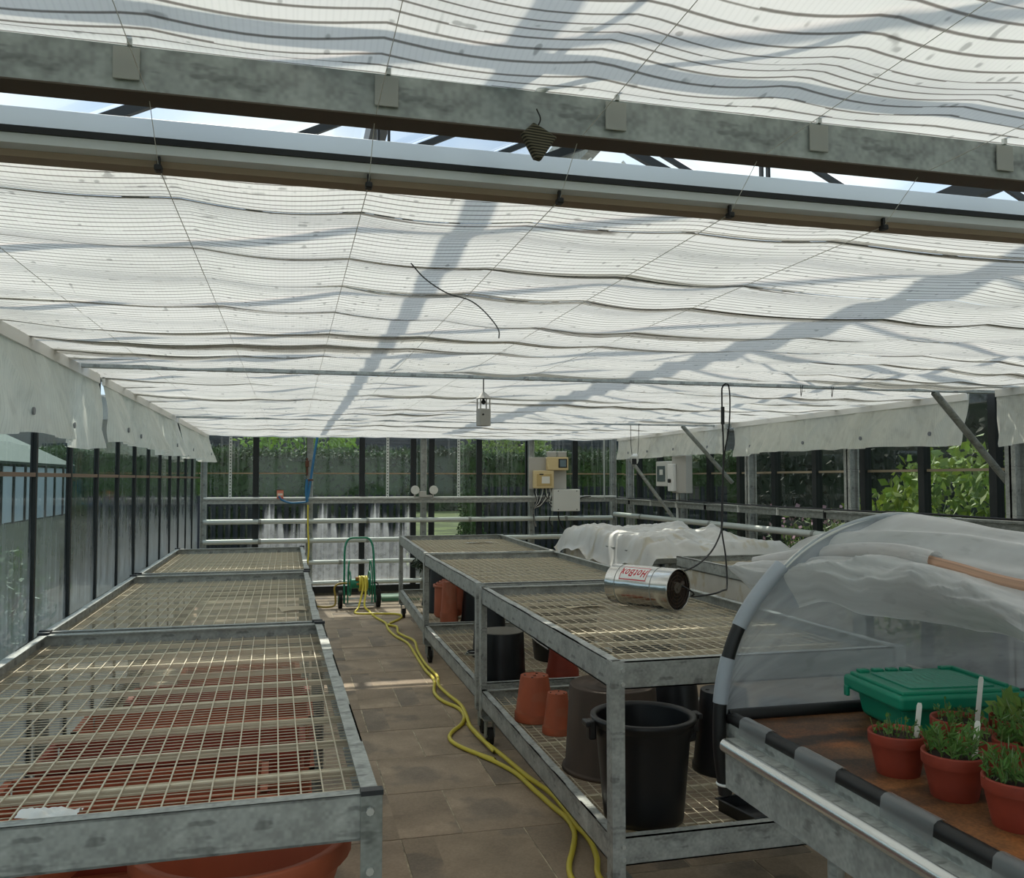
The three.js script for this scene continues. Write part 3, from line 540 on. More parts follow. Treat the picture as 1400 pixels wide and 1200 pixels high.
// ---------------------------------------------------------------- mesh benches
function channel(x0, x1, z0, z1, y1, h, dir) {      // a rail along x (z0 == z1) or z, web outside, flange at the top
  const out = [], T = 0.005, F = 0.038;
  if (x0 === x1) { out.push(span(x0, x0 + dir * T, y1 - h, y1, z0, z1), span(x0, x0 + dir * F, y1 - 0.005, y1, z0, z1), span(x0, x0 + dir * F * 0.8, y1 - h, y1 - h + 0.005, z0, z1)); } else out.push(span(x0, x1, y1 - h, y1, z0, z0 + dir * T), span(x0, x1, y1 - 0.005, y1, z0, z0 + dir * F), span(x0, x1, y1 - h, y1 - h + 0.005, z0, z0 + dir * F * 0.8));
  return out;
}
function deck(t, W, L, y, h, bars, names, pitch) {
  metal(names[0], channel(0.0, W, 0, 0, y, h, -1), M.galv, t); metal(names[0], channel(0.0, W, -L, -L, y, h, 1), M.galv, t);
  metal(names[1], channel(0, 0, -0.0, -L, y, h, 1), M.galv, t); metal(names[1], channel(W, W, 0, -L, y, h, -1), M.galv, t);
  const my = y - 0.05;
  for (const b of bars) metal('support_bar', span(0.02, W - 0.02, my - 0.022, my - 0.004, -b - 0.008, -b + 0.008), M.wire, t);
  const wires = [];
  for (let x = 0.045; x < W - 0.02; x += 0.052) wires.push(span(x - 0.0018, x + 0.0018, my - 0.0018, my + 0.0018, -0.01, -L + 0.01));
  for (let z = 0.03; z < L - 0.02; z += pitch) wires.push(span(0.012, W - 0.012, my - 0.004, my - 0.002, -z - 0.0009, -z + 0.0009));
  stuff(part('wire_mesh', wires, M.wire, t));
}
const evenBars = (L, n) => Array.from({ length: n }, (_, k) => (k + 0.5) * L / n);
function singleBench(L, bars, label) {
  const W = 1.25, t = thing('mesh_bench', label, 'bench', [0, 0, 0], 0, 'left mesh benches');
  deck(t, W, L, 0.9, 0.1, bars, ['end_rail', 'side_rail'], 0.03);
  for (const [x, z, sx, sz] of [[0, 0, 1, -1], [W, 0, -1, -1], [0, -L, 1, 1], [W, -L, -1, 1]]) {
    metal('leg', [span(x - sx * 0.004, x + sx * 0.042, 0, 0.898, z - sz * 0.006, z), span(x - sx * 0.006, x, 0, 0.898, z - sz * 0.004, z + sz * 0.042), span(x - sx * 0.01, x + sx * 0.05, 0, 0.008, z - sz * 0.01, z + sz * 0.05)], M.galvDull, t);
    metal('corner_cap', span(x - sx * 0.008, x + sx * 0.042, 0.898, 0.909, z - sz * 0.008, z + sz * 0.02), M.darkPlastic, t);
    for (const y of [0.865, 0.735]) part('bolt', new THREE.CylinderGeometry(0.009, 0.009, 0.008, 8).rotateX(Math.PI / 2).translate(x + sx * 0.022, y, z - sz * 0.01), M.alu, t);
  }
  return t;
}
const nearBars = [0.02, 0.16, 0.32, 0.58, 0.84, 1.13, 1.37, 1.6, 1.83, 2.06, 2.28].map((b) => b + 0.03);
const mb1 = singleBench(2.4, nearBars, 'long low mesh bench over terracotta troughs by left wall'); mb1.position.set(-1.05, 0, -1.975); mb1.rotation.y = 0.017;
const mb2 = singleBench(2.4, evenBars(2.4, 9), 'empty mesh bench between two others along left wall'); mb2.position.set(-1.1, 0, -4.43); mb2.rotation.y = 0.005;
const mb3 = singleBench(2.4, evenBars(2.4, 8), 'empty mesh bench of the left row beside the far post'); mb3.position.set(-1.105, 0, -6.97); mb3.rotation.y = 0.004;

function castor(t, x, z) {
  const c = new THREE.Group(); c.name = 'castor'; c.position.set(x, 0, z); t.add(c);
  part('wheel', new THREE.CylinderGeometry(0.052, 0.052, 0.03, 20).rotateZ(Math.PI / 2).translate(0, 0.053, 0.02), M.rubber, c);
  part('fork', [span(-0.028, -0.02, 0.05, 0.15, -0.02, 0.035), span(0.02, 0.028, 0.05, 0.15, -0.02, 0.035), span(-0.04, 0.04, 0.145, 0.155, -0.045, 0.045), bar(V(-0.03, 0.053, 0.02), V(0.03, 0.053, 0.02), 0.008, 8)], M.galvDull, c);
}
function doubleBench(L, label) {
  const W = 1.22, t = thing('trolley_bench', label, 'bench', [0, 0, 0], 0, 'two tier trolley benches');
  deck(t, W, L, 0.94, 0.1, evenBars(L, 9), ['end_rail', 'side_rail'], 0.036);
  deck(t, W, L, 0.315, 0.1, evenBars(L, 6), ['shelf_end_rail', 'shelf_side_rail'], 0.05);
  for (const [x, z, sx, sz] of [[0, 0, 1, -1], [W, 0, -1, -1], [0, -L, 1, 1], [W, -L, -1, 1]]) {
    metal('leg', [span(x - sx * 0.006, x + sx * 0.042, 0.155, 0.942, z - sz * 0.007, z), span(x - sx * 0.007, x, 0.155, 0.942, z - sz * 0.006, z + sz * 0.05)], M.galv, t);
    for (const y of [0.91, 0.86, 0.285, 0.24]) part('bolt', new THREE.CylinderGeometry(0.008, 0.008, 0.008, 8).rotateX(Math.PI / 2).translate(x + sx * 0.034, y, z - sz * 0.01), M.alu, t);
    castor(t, x + sx * 0.045, z + sz * 0.05);
  }
  return t;
}
const db1 = doubleBench(2.28, 'two tier trolley bench carrying the silver heater'); db1.position.set(1.135, 0, -3.0);
const db2 = doubleBench(2.28, 'middle two tier trolley bench of the aisle row'); db2.position.set(1.15, 0, -5.44);
const db3 = doubleBench(2.46, 'two tier trolley bench closest to the far pipes'); db3.position.set(1.165, 0, -7.8); db3.rotation.y = -0.03;

// ---------------------------------------------------------------- pots and tubs
function potGeo(rt, rb, h, rim, rimH, ribs = 0) {
  const o = [[rb * 0.15, 0.004], [rb * 0.9, 0.004], [rb, 0], ...(ribs ? Array.from({ length: ribs * 2 }, (_, k) => { const f = (k + 0.5) / (ribs * 2); return [lerp(rb, rt, f * (1 - rimH / h)) + (k % 2 ? 0.003 : -0.001), f * (h - rimH)]; }) : [[lerp(rb, rt, 0.5), (h - rimH) * 0.5]]), [rt, h - rimH], [rt + rim, h - rimH + 0.004], [rt + rim * 1.15, h - 0.004], [rt + rim * 0.8, h], [rt - 0.006, h - 0.004], [rt - 0.008, h - rimH], [rb - 0.008, 0.012], [rb * 0.15, 0.012]];
  return lathe(o, 36);
}
const GRP = { under: 'pots stored under the trolley benches', left: 'terracotta stored under the left bench' };
function pot(label, cat, mat, [x, y, z], { rt, rb, h, rim = 0.006, rimH = 0.03, inverted = false, ribs = 0, tilt = null }, name = 'plant_pot', group = GRP.under) {
  const t = thing(name, label, cat, [x, y, z], 0, group);
  const g = potGeo(rt, rb, h, rim, rimH, ribs), m = part('pot_body', g, mat, t);
  if (inverted) { m.rotation.x = Math.PI; m.position.y = h; for (let k = 0; k < 4; k++) { const a = k * 1.57 + 0.5; part('drain_hole', new THREE.CylinderGeometry(rb * 0.09, rb * 0.09, 0.003, 8).translate(Math.cos(a) * rb * 0.7, h - 0.0025, Math.sin(a) * rb * 0.7), M.black, t); } }
  if (tilt) t.rotation.set(...tilt);
  return t;
}
const SH = 0.268;                                     // the wire shelf's top
pot('large upturned terracotta pot on the trolley shelf', 'pot', M.terra, [1.325, SH, -4.73], { rt: 0.105, rb: 0.078, h: 0.245, rimH: 0.05, inverted: true });
pot('smaller upturned terracotta pot beside the brown tub', 'pot', M.terra, [1.375, SH, -4.46], { rt: 0.075, rb: 0.052, h: 0.21, rimH: 0.04, inverted: true });
{
  const t = thing('upturned_tub', 'big brown grey upturned tub with ringed base', 'tub', [1.46, SH, -3.87], 0, GRP.under), h = 0.385;
  const m = part('tub_body', lathe([[0.002, 0.012], [0.07, 0.012], [0.075, 0.006], [0.08, 0.012], [0.13, 0.012], [0.135, 0.006], [0.14, 0.012], [0.18, 0.01], [0.192, 0], [0.2, 0.006], [0.21, h * 0.5], [0.22, h - 0.02], [0.232, h - 0.016], [0.236, h], [0.215, h], [0.19, 0.02], [0.002, 0.02]], 48), M.tubGrey, t);
  m.rotation.x = Math.PI; m.position.y = h;
}
{
  const t = thing('black_bucket', 'large open black bucket with two lug handles', 'bucket', [1.368, SH, -3.285], 0, GRP.under), h = 0.4, R = 0.198, B = 0.155;
  part('bucket_body', lathe([[0.002, 0.01], [B - 0.01, 0.008], [B, 0.0], [B + 0.004, 0.02], [R - 0.012, h - 0.07], [R - 0.004, h - 0.068], [R - 0.004, h - 0.04], [R, h - 0.035], [R + 0.012, h - 0.014], [R + 0.01, h], [R - 0.006, h + 0.002], [R - 0.018, h - 0.012], [B - 0.008, 0.02], [0.002, 0.02]], 48), M.blackPlastic, t);
  for (const s of [-1, 1]) part('lug', [rbox(0.03, 0.075, 0.05, 0.008, s * (R + 0.02), h - 0.045, 0), rbox(0.022, 0.022, 0.06, 0.006, s * (R + 0.038), h - 0.02, 0)], M.blackPlastic, t);
}
pot('glossy upturned black pot behind the open bucket', 'pot', M.blackPlastic, [1.95, SH, -3.72], { rt: 0.14, rb: 0.105, h: 0.36, rimH: 0.03, inverted: true });
pot('upturned black pot nearest the tunnel hoop under the heater bench', 'pot', M.blackPlastic, [2.14, SH, -3.5], { rt: 0.15, rb: 0.12, h: 0.34, rimH: 0.03, inverted: true });
pot('tall upturned black pot between the brown tub and dark red pot', 'pot', M.blackPlastic, [1.95, SH, -4.3], { rt: 0.16, rb: 0.125, h: 0.34, rimH: 0.03, inverted: true });
pot('dark red upturned pot in shade behind the dusty based pot', 'pot', M.terraRed, [1.8, SH, -5.72], { rt: 0.105, rb: 0.08, h: 0.23, rimH: 0.05, inverted: true });
pot('wide black tub in shade beneath the back of the heater bench', 'tub', M.darkPlastic, [2.06, SH, -4.95], { rt: 0.2, rb: 0.17, h: 0.4, rimH: 0.04, inverted: true }, 'storage_tub');
pot('upturned black pot with dusty grey base on the middle trolley', 'pot', M.blackPlastic, [1.37, SH, -5.72], { rt: 0.165, rb: 0.152, h: 0.32, rimH: 0.03, inverted: true });
{ const t = scene.children[scene.children.length - 1]; part('dusty_base', new THREE.CylinderGeometry(0.148, 0.15, 0.004, 32).translate(0, 0.322, 0), std(0x77736a, 0.9), t, 'dusty grey base'); }
pot('slim grey upturned pot behind the dusty based pot', 'pot', M.darkPlastic, [1.47, SH, -6.5], { rt: 0.13, rb: 0.105, h: 0.44, rimH: 0.03, inverted: true });
{
  const t = thing('round_tub', 'very large round black tub on middle trolley', 'tub', [1.99, SH, -6.3], 0, GRP.under);
  part('tub_body', potGeo(0.27, 0.22, 0.5, 0.012, 0.05), M.blackPlastic, t);
  part('wire_handle', tube([V(-0.28, 0.42, 0.02), V(-0.33, 0.32, 0.12), V(-0.3, 0.2, 0.2), V(-0.2, 0.12, 0.27)], 0.005, 20, 6), M.alu, t);
}
{ const t = thing('cable_coil', 'small coil of grey cable on middle trolley shelf', 'cable', [1.3, SH, -6.35], 0, GRP.under); for (let k = 0; k < 4; k++) part('loop', new THREE.TorusGeometry(0.045 - k * 0.004, 0.006, 6, 24).rotateX(1.2 + k * 0.15).translate(0, 0.05 + k * 0.008, k * 0.01), k % 2 ? M.cable : M.alu, t); }
pot('tall black upturned pot beside stacked saucers on end trolley', 'pot', M.darkPlastic, [1.46, SH, -8.75], { rt: 0.11, rb: 0.09, h: 0.43, rimH: 0.03, inverted: true });
pot('black upturned pot under the fern on end trolley', 'pot', M.blackPlastic, [1.47, SH, -9.25], { rt: 0.11, rb: 0.085, h: 0.4, rimH: 0.03, inverted: true });
pot('wide black upturned pot nearest the middle trolley on end trolley', 'pot', M.blackPlastic, [1.72, SH, -8.0], { rt: 0.18, rb: 0.15, h: 0.4, rimH: 0.03, inverted: true });
pot('slim terracotta upturned pot on end trolley', 'pot', M.terraPale, [1.44, SH, -8.08], { rt: 0.078, rb: 0.062, h: 0.38, rimH: 0.1, inverted: true });
{ // stack of nested terracotta pots lying over
  const t = thing('pot_stack', 'leaning stack of ribbed nested terracotta pots on end trolley', 'pot stack', [1.52, SH + 0.0, -8.42], 0, GRP.under);
  for (let k = 0; k < 7; k++) { const m = part('nested_pot', lathe([[0.1, 0], [0.118, 0.02], [0.126, 0.28], [0.142, 0.285], [0.142, 0.31], [0.12, 0.31], [0.11, 0.02]], 24), k % 2 ? M.terra : M.terraPale, t); m.rotation.z = -0.05 - k * 0.022; m.position.set(-0.05 + k * 0.02, 0.0 + k * 0.013, 0.012 * k); }
}
// clipped evergreen sprig
function leafGeo(l, w) { const g = new THREE.BufferGeometry(); g.setAttribute('position', new THREE.Float32BufferAttribute([0, 0, 0, w / 2, l * 0.45, 0.08 * l, 0, l, 0, -w / 2, l * 0.45, 0.08 * l], 3)); g.setAttribute('uv', new THREE.Float32BufferAttribute([0, 0, 1, 0.5, 0.5, 1, 0, 0.5], 2)); g.setIndex([0, 1, 2, 0, 2, 3]); g.computeVertexNormals(); return g; }
function leafMat(hex, t = 0.35) { return phys({ color: hex, roughness: 0.75, transmission: t, thickness: 0 }); }
function foliage(name, parent, n, leaf, mat, place, tint = 0.35) {
  const im = new THREE.InstancedMesh(leaf, mat, n), m = new THREE.Matrix4(), q = new THREE.Quaternion(), s = V(), c = new THREE.Color();
  for (let i = 0; i < n; i++) {
    const r = place(i); q.setFromEuler(new THREE.Euler(r.e ? r.e[0] : rnd(0, 6.28), r.e ? r.e[1] : rnd(0, 6.28), r.e ? r.e[2] : rnd(0, 6.28)));
    const k = (r.s ?? 1) * rnd(0.75, 1.25); m.compose(r.p, q, s.set(k, k, k)); im.setMatrixAt(i, m);
    const b = 1 - tint / 2 + rnd(0, tint); im.setColorAt(i, c.setRGB(b * rnd(0.9, 1.1), b, b * rnd(0.85, 1)));
  }
  im.name = name; parent.add(im); return stuff(im);
}
{
  const t = thing('fern_plant', 'dark green feathery plant resting on pots at end trolley', 'plant', [1.42, SH + 0.402, -9.25], 0);
  foliage('fronds', t, 500, leafGeo(0.07, 0.016), leafMat(0x2e4429), () => { const a = rnd(0, 6.28), r = Math.sqrt(rnd()) * 0.14; return { p: V(Math.cos(a) * r, rnd(0.0, 0.1), Math.sin(a) * r) }; });
  part('stem', bar(V(0, 0, 0), V(0, 0.08, 0), 0.006, 6), M.brown, t);
}
{ // black seed tray at the front of the shelf
  const p = V(1.88, SH, -3.19), t = thing('seed_tray', 'shallow black seed tray by the open bucket', 'tray', [p.x, p.y, p.z], 0.2), w = 0.36, d = 0.22, h = 0.05;
  part('tray_body', [span(-w / 2, w / 2, 0, 0.004, -d / 2, d / 2), span(-w / 2, -w / 2 + 0.004, 0, h, -d / 2, d / 2), span(w / 2 - 0.004, w / 2, 0, h, -d / 2, d / 2), span(-w / 2, w / 2, 0, h, -d / 2, -d / 2 + 0.004), span(-w / 2, w / 2, 0, h, d / 2 - 0.004, d / 2)], M.blackPlastic, t);
  part('rim', [span(-w / 2 - 0.01, w / 2 + 0.01, h - 0.004, h, -d / 2 - 0.01, -d / 2 + 0.004), span(-w / 2 - 0.01, w / 2 + 0.01, h - 0.004, h, d / 2 - 0.004, d / 2 + 0.01), span(-w / 2 - 0.01, -w / 2 + 0.004, h - 0.004, h, -d / 2, d / 2), span(w / 2 - 0.004, w / 2 + 0.01, h - 0.004, h, -d / 2, d / 2)], M.darkPlastic, t);
}
// terracotta under the near left bench
function troughStack(label, x0, x1, z, mats, turn) {
  const t = thing('trough_stack', label, 'trough stack', [(x0 + x1) / 2, 0, z], turn, GRP.left), L = x1 - x0, w = 0.27, h = 0.2, n = 7;
  for (let k = 0; k < n; k++) {
    const y = k * 0.091, dx = 0.012 * (hash(k, Math.round(-z * 100)) - 0.5), out = [];
    for (const s of [-1, 1]) { out.push(box(L * 0.97, h, 0.006, dx, y + h / 2, s * (w / 2 - 0.016), [s * 0.16, 0, 0]), box(0.006, h, w * 0.86, dx + s * (L / 2 - 0.01), y + h / 2, 0, [0, 0, -s * 0.06]), box(L + 0.02, 0.02, 0.02, dx, y + h - 0.01, s * (w / 2)), box(0.02, 0.02, w + 0.02, dx + s * (L / 2), y + h - 0.01, 0)); }
    out.push(box(L * 0.94, 0.006, w * 0.8, dx, y + (k === n - 1 ? 0.1 : 0.01), 0));
    part('nested_trough', metricUV(merge(out)), mats[k % mats.length], t);
  }
}
troughStack('short stack of terracotta troughs beneath far end of long low bench', -0.45, 0.04, -4.13, [M.terra, M.terraRed], 0.02);
troughStack('stack of dark red troughs, second from far end of long low bench', -0.6, 0.07, -3.76, [M.terraRed], 0.01);
troughStack('stack of terracotta troughs in the middle beneath long low bench', -0.7, 0.08, -3.4, [M.terra, M.terra, M.terraRed], 0.0);
troughStack('stack of dark red troughs between middle stack and front stack', -0.74, 0.04, -3.03, [M.terraRed, M.terraRed, M.terra], -0.01);
troughStack('stack of wide terracotta troughs just behind the front bowls', -0.76, -0.06, -2.66, [M.terra, M.terraRed], 0.01);
pot('huge terracotta bowl under the front rail of long low bench', 'bowl', M.terra, [-0.1, 0.4, -2.21], { rt: 0.235, rb: 0.13, h: 0.36, rim: 0.018, rimH: 0.05 }, 'planter_bowl', GRP.left);
pot('terracotta bowl under the front bench corner by left wall', 'bowl', M.terra, [-0.68, 0.4, -2.25], { rt: 0.2, rb: 0.12, h: 0.35, rim: 0.018, rimH: 0.05 }, 'planter_bowl', GRP.left);
for (const [x, z, l] of [[-0.1, -2.21, 'upturned terracotta pot supporting the huge bowl'], [-0.68, -2.25, 'upturned terracotta pot supporting the smaller bowl']]) pot(l, 'pot', M.terraRed, [x, 0, z], { rt: 0.2, rb: 0.16, h: 0.4, rimH: 0.05, inverted: true }, 'plant_pot', GRP.left);
// scraps on the decks
{
  const p = at(68, 1114, 'y', 0.86), t = thing('plastic_scrap', 'crumpled white plastic scrap lying on long low bench', 'scrap', [p.x, 0.856, p.z], -0.15);
  part('sheet', grid(20, 8, (u, v) => V((u - 0.5) * 0.13, 0.004 + 0.022 * fbm(u * 6, v * 4, 3) * Math.sin(Math.PI * (0.1 + 0.8 * v)), (v - 0.5) * 0.05 * (0.6 + 0.6 * fbm(u * 4, 2, 2)))), M.white, t);
}
[[535, 0, 250, 825, 'scrap of pale card under the middle left bench mesh'], [0, 0, 400, 831, 'folded pale card on the middle left bench by aisle'], [0, 0, 655, 741, 'thin grey offcut lying on the end trolley deck'], [0, 0, 800, 828, 'strip of pale card on the heater bench deck']].forEach(([, , px, py, l], i) => {
  if (i === 0) return; const y = i === 1 ? 0.86 : 0.9, p = at(px, py, 'y', y), t = thing('card_scrap', l, 'scrap', [p.x, y - 0.006, p.z], 0.1);
  const w = [0, 0.14, 0.3, 0.22][i], d = [0, 0.2, 0.12, 0.07][i];
  part('card', grid(8, 3, (u, v) => V((u - 0.5) * w, 0.002 + 0.008 * Math.sin(u * 3.1) * v, (v - 0.5) * d)), i === 2 ? M.greyBoard : std(0xb5a78c, 0.8), t);
});

// ---------------------------------------------------------------- silver heater
{
  const R = 0.112, y = 0.895 + R, a = at(843, 797, 'y', y), b = at(927, 806, 'y', y), L = a.distanceTo(b);
  const t = thing('fan_heater', 'polished steel drum heater lying on trolley deck', 'heater', [(a.x + b.x) / 2, y, (a.z + b.z) / 2], Math.atan2(-(b.z - a.z), b.x - a.x));
  const steel = std(0xd7d6d2, 0.16, 1, { bumpMap: tex(256, 64, (u, v) => { const k = fbm(u * 5, v * 3, 3, 5, 3); return [k, k, k]; }, false), bumpScale: 0.004 });
  part('drum', new THREE.CylinderGeometry(R, R, L, 48, 1, true).rotateZ(-Math.PI / 2), steel, t);
  for (const x of [-0.34, 0.24]) part('seam', new THREE.TorusGeometry(R + 0.0005, 0.0016, 6, 48).rotateY(Math.PI / 2).translate(x * L, 0, 0), M.galvDull, t);
  part('end_ring', new THREE.TorusGeometry(R - 0.002, 0.004, 6, 48).rotateY(Math.PI / 2).translate(L / 2, 0, 0), steel, t);
  part('back_plate', new THREE.CylinderGeometry(R - 0.003, R - 0.003, 0.004, 40).rotateZ(-Math.PI / 2).translate(-L / 2 + 0.01, 0, 0), std(0x3a322c, 0.6), t);
  part('grille', new THREE.CylinderGeometry(R - 0.003, R - 0.003, 0.004, 40).rotateZ(-Math.PI / 2).translate(L / 2 - 0.025, 0, 0), std(0x2a221d, 0.6, 0.2), t);
  for (let k = 1; k < 6; k++) part('grille_ring', new THREE.TorusGeometry(R * k / 6, 0.0018, 5, 32).rotateY(Math.PI / 2).translate(L / 2 - 0.006, 0, 0), std(0x4b3a2e, 0.5, 0.4), t);
  for (let k = 0; k < 4; k++) part('grille_spoke', box(0.003, 2 * R - 0.01, 0.003).rotateX(k * Math.PI / 4).translate(L / 2 - 0.006, 0, 0), std(0x4b3a2e, 0.5, 0.4), t);
  part('motor', [new THREE.CylinderGeometry(0.03, 0.03, 0.02, 16).rotateZ(Math.PI / 2).translate(L / 2 - 0.012, 0.01, 0.0), box(0.012, 0.016, 0.07, L / 2, 0.02, -0.02, [0.5, 0, 0])], std(0x6a6259, 0.4, 0.4), t);
  const c = document.createElement('canvas'); c.width = 512; c.height = 192; const x = c.getContext('2d');
  x.fillStyle = '#f0eeea'; x.fillRect(0, 0, 512, 192); x.strokeStyle = '#c3212b'; x.lineWidth = 12; x.strokeRect(12, 12, 488, 168);
  x.fillStyle = '#c3212b'; x.font = 'italic bold 138px sans-serif'; x.textAlign = 'center'; x.textBaseline = 'middle'; x.translate(256, 96); x.rotate(Math.PI); x.fillText('HotBox', 0, 4);
  const tx = new THREE.CanvasTexture(c); tx.colorSpace = THREE.SRGBColorSpace;
  const l0 = -0.27, l1 = 0.17, a0 = 0.34, a1 = 1.2;   // along the drum; angle up from facing the aisle side
  part('maker_sticker', grid(8, 10, (u, v) => { const q = lerp(a0, a1, v); return { p: V(lerp(l0, l1, u) * L, Math.sin(q) * (R + 0.001), Math.cos(q) * (R + 0.001)), uv: [u, v] }; }), std(0xffffff, 0.4, 0, { map: tx }), t, 'white sticker with red HotBox lettering');
}

// ---------------------------------------------------------------- hose reel and hose
{
  const p = at(491, 830, 'y', 0), t = thing('hose_reel_cart', 'green tubular hose reel cart with black wheels', 'hose reel', [p.x, 0, -11.1], 0.03);
  part('handle_frame', tube([V(-0.19, 0.06, 0.02), V(-0.185, 0.45, -0.04), V(-0.165, 0.78, -0.1), V(-0.12, 0.85, -0.115), V(0, 0.86, -0.118), V(0.12, 0.85, -0.115), V(0.165, 0.78, -0.1), V(0.185, 0.45, -0.04), V(0.19, 0.06, 0.02)], 0.013, 70, 8), M.reelGreen, t);
  for (const s of [-1, 1]) {
    part('side_loop', tube([V(s * 0.15, 0.07, 0.05), V(s * 0.15, 0.3, 0.08), V(s * 0.145, 0.5, 0.05), V(s * 0.13, 0.58, 0.0), V(s * 0.13, 0.5, -0.05), V(s * 0.14, 0.2, -0.06)], 0.009, 40, 7), M.reelGreen, t);
    const w = part('wheel', new THREE.CylinderGeometry(0.11, 0.11, 0.045, 24).rotateZ(Math.PI / 2).translate(s * 0.235, 0.11, -0.02), M.rubber, t); part('hub', new THREE.CylinderGeometry(0.04, 0.04, 0.05, 16).rotateZ(Math.PI / 2).translate(s * 0.235, 0.11, -0.02), M.reelGreen, w);
    part('drum_flange', new THREE.TorusGeometry(0.15, 0.008, 6, 32).rotateY(Math.PI / 2).translate(s * 0.12, 0.3, 0), M.reelGreen, t);
  }
  part('axle', bar(V(-0.25, 0.11, -0.02), V(0.25, 0.11, -0.02), 0.01, 8), M.alu, t);
  part('foot_bar', [bar(V(-0.19, 0.06, 0.02), V(0.19, 0.06, 0.02), 0.011, 8), rbox(0.34, 0.02, 0.14, 0.006, 0, 0.04, 0.05)], M.greyBoard, t);
  part('drum', new THREE.CylinderGeometry(0.06, 0.06, 0.24, 20).rotateZ(Math.PI / 2).translate(0, 0.3, 0), M.reelGreen, t);
  for (let k = 0; k < 4; k++) part('wound_hose', new THREE.TorusGeometry(0.085, 0.014, 8, 28).rotateY(Math.PI / 2).translate(0.0 + k * 0.028, 0.3, 0), M.yellow, t);
  part('brass_fitting', [bar(V(-0.12, 0.3, 0.02), V(0.02, 0.3, 0.06), 0.018, 10), rbox(0.05, 0.05, 0.05, 0.01, -0.03, 0.36, 0.03)], M.brass, t);
  part('feed_hose', tube([V(-0.12, 0.31, 0.02), V(-0.25, 0.31, 0.03), V(-0.31, 0.27, 0.05), V(-0.3, 0.15, 0.06), V(-0.31, 0.05, 0.06), V(-0.4, 0.03, 0.05), V(-0.56, 0.05, 0.0), V(-0.7, 0.12, -0.1)], 0.012, 50, 7), std(0x9c8435, 0.5), t);
  part('crank', tube([V(0.14, 0.3, 0), V(0.22, 0.3, 0), V(0.235, 0.24, 0.02), V(0.26, 0.2, 0.03)], 0.008, 16, 6), M.black, t);
}
{
  const z1 = (a, b) => [420 + a / 4.667, 800 + b / 4.667], z6 = (a, b) => [640 + a / 3.75, 880 + b / 3.75], fl = ([a, b]) => { const p = at(a, b, 'y', 0.013); return p; };
  const A = [z1(395, 165), z1(440, 205), z1(500, 240), z1(515, 275), z1(560, 320), z1(640, 368), z1(690, 440), z1(750, 535), z1(808, 600), z1(815, 690), z1(870, 740), z1(960, 780), z1(1000, 830), z1(985, 885), z1(920, 940), z1(910, 980), z1(960, 1020), z1(1080, 1072), z1(1200, 1115), z6(60, 570), z6(130, 600), z6(240, 660), z6(330, 740), z6(430, 830), z6(510, 900), z6(545, 970), z6(535, 1060), z6(518, 1130), z6(530, 1200)].map(fl);
  const B = [z6(672, 1200), z6(660, 1110), z6(620, 1020), z6(560, 950), z6(490, 850), z6(430, 780), z6(300, 690), z6(180, 590), z6(60, 490), z6(0, 415), z1(1200, 1080), z1(1100, 980), z1(1040, 910), z1(1020, 850), z1(980, 770), z1(900, 710), z1(840, 650), z1(830, 590), z1(760, 510), z1(705, 425), z1(680, 362), z1(620, 332), z1(580, 305), z1(570, 268)].map(fl);
  const C = [z1(520, 250), z1(590, 212), z1(605, 192), z1(560, 182), z1(460, 180), z1(310, 177)].map(fl);
  const reel = at(491, 830, 'y', 0).x, start = [V(reel + 0.03, 0.39, -11.06), V(reel + 0.06, 0.37, -11.0), V(reel + 0.06, 0.2, -10.92), V(reel + 0.04, 0.06, -10.8)];
  const endC = [V(reel - 0.03, 0.05, -10.82), V(reel + 0.02, 0.2, -10.95), V(reel + 0.055, 0.34, -11.02)];
  B.forEach((p, i) => { p.y += 0.004 + 0.012 * Math.abs(Math.sin(i * 0.7)); });
  const m = A[A.length - 1], n = B[0], loop = [V(m.x + 0.02, 0.013, m.z + 0.25), V(m.x + 0.1, 0.013, m.z + 0.45), V(n.x + 0.05, 0.013, n.z + 0.4), V(n.x + 0.04, 0.013, n.z + 0.2)];
  const t = thing('garden_hose', 'yellow garden hose snaking down the aisle', 'hose');
  part('hose', tube([...start, ...A, ...loop, ...B, ...C, ...endC], 0.0125, 620, 8), M.yellow, t);
}
{ const p = at(540, 816, 'y', 0.02), t = thing('floor_tray', 'pale green slatted plastic tray lying by far wall', 'tray', [p.x + 0.05, 0, -11.75]); for (let k = 0; k < 3; k++) part('slat', rbox(0.5, 0.02, 0.09, 0.006, 0, 0.05, -0.12 + k * 0.12), std(0x9fb9a2, 0.6), t); part('frame', [rbox(0.5, 0.04, 0.03, 0.006, 0, 0.02, -0.15), rbox(0.5, 0.04, 0.03, 0.006, 0, 0.02, 0.15), rbox(0.03, 0.04, 0.3, 0.006, -0.23, 0.02, 0), rbox(0.03, 0.04, 0.3, 0.006, 0.23, 0.02, 0)], std(0x4f7a60, 0.6), t); }

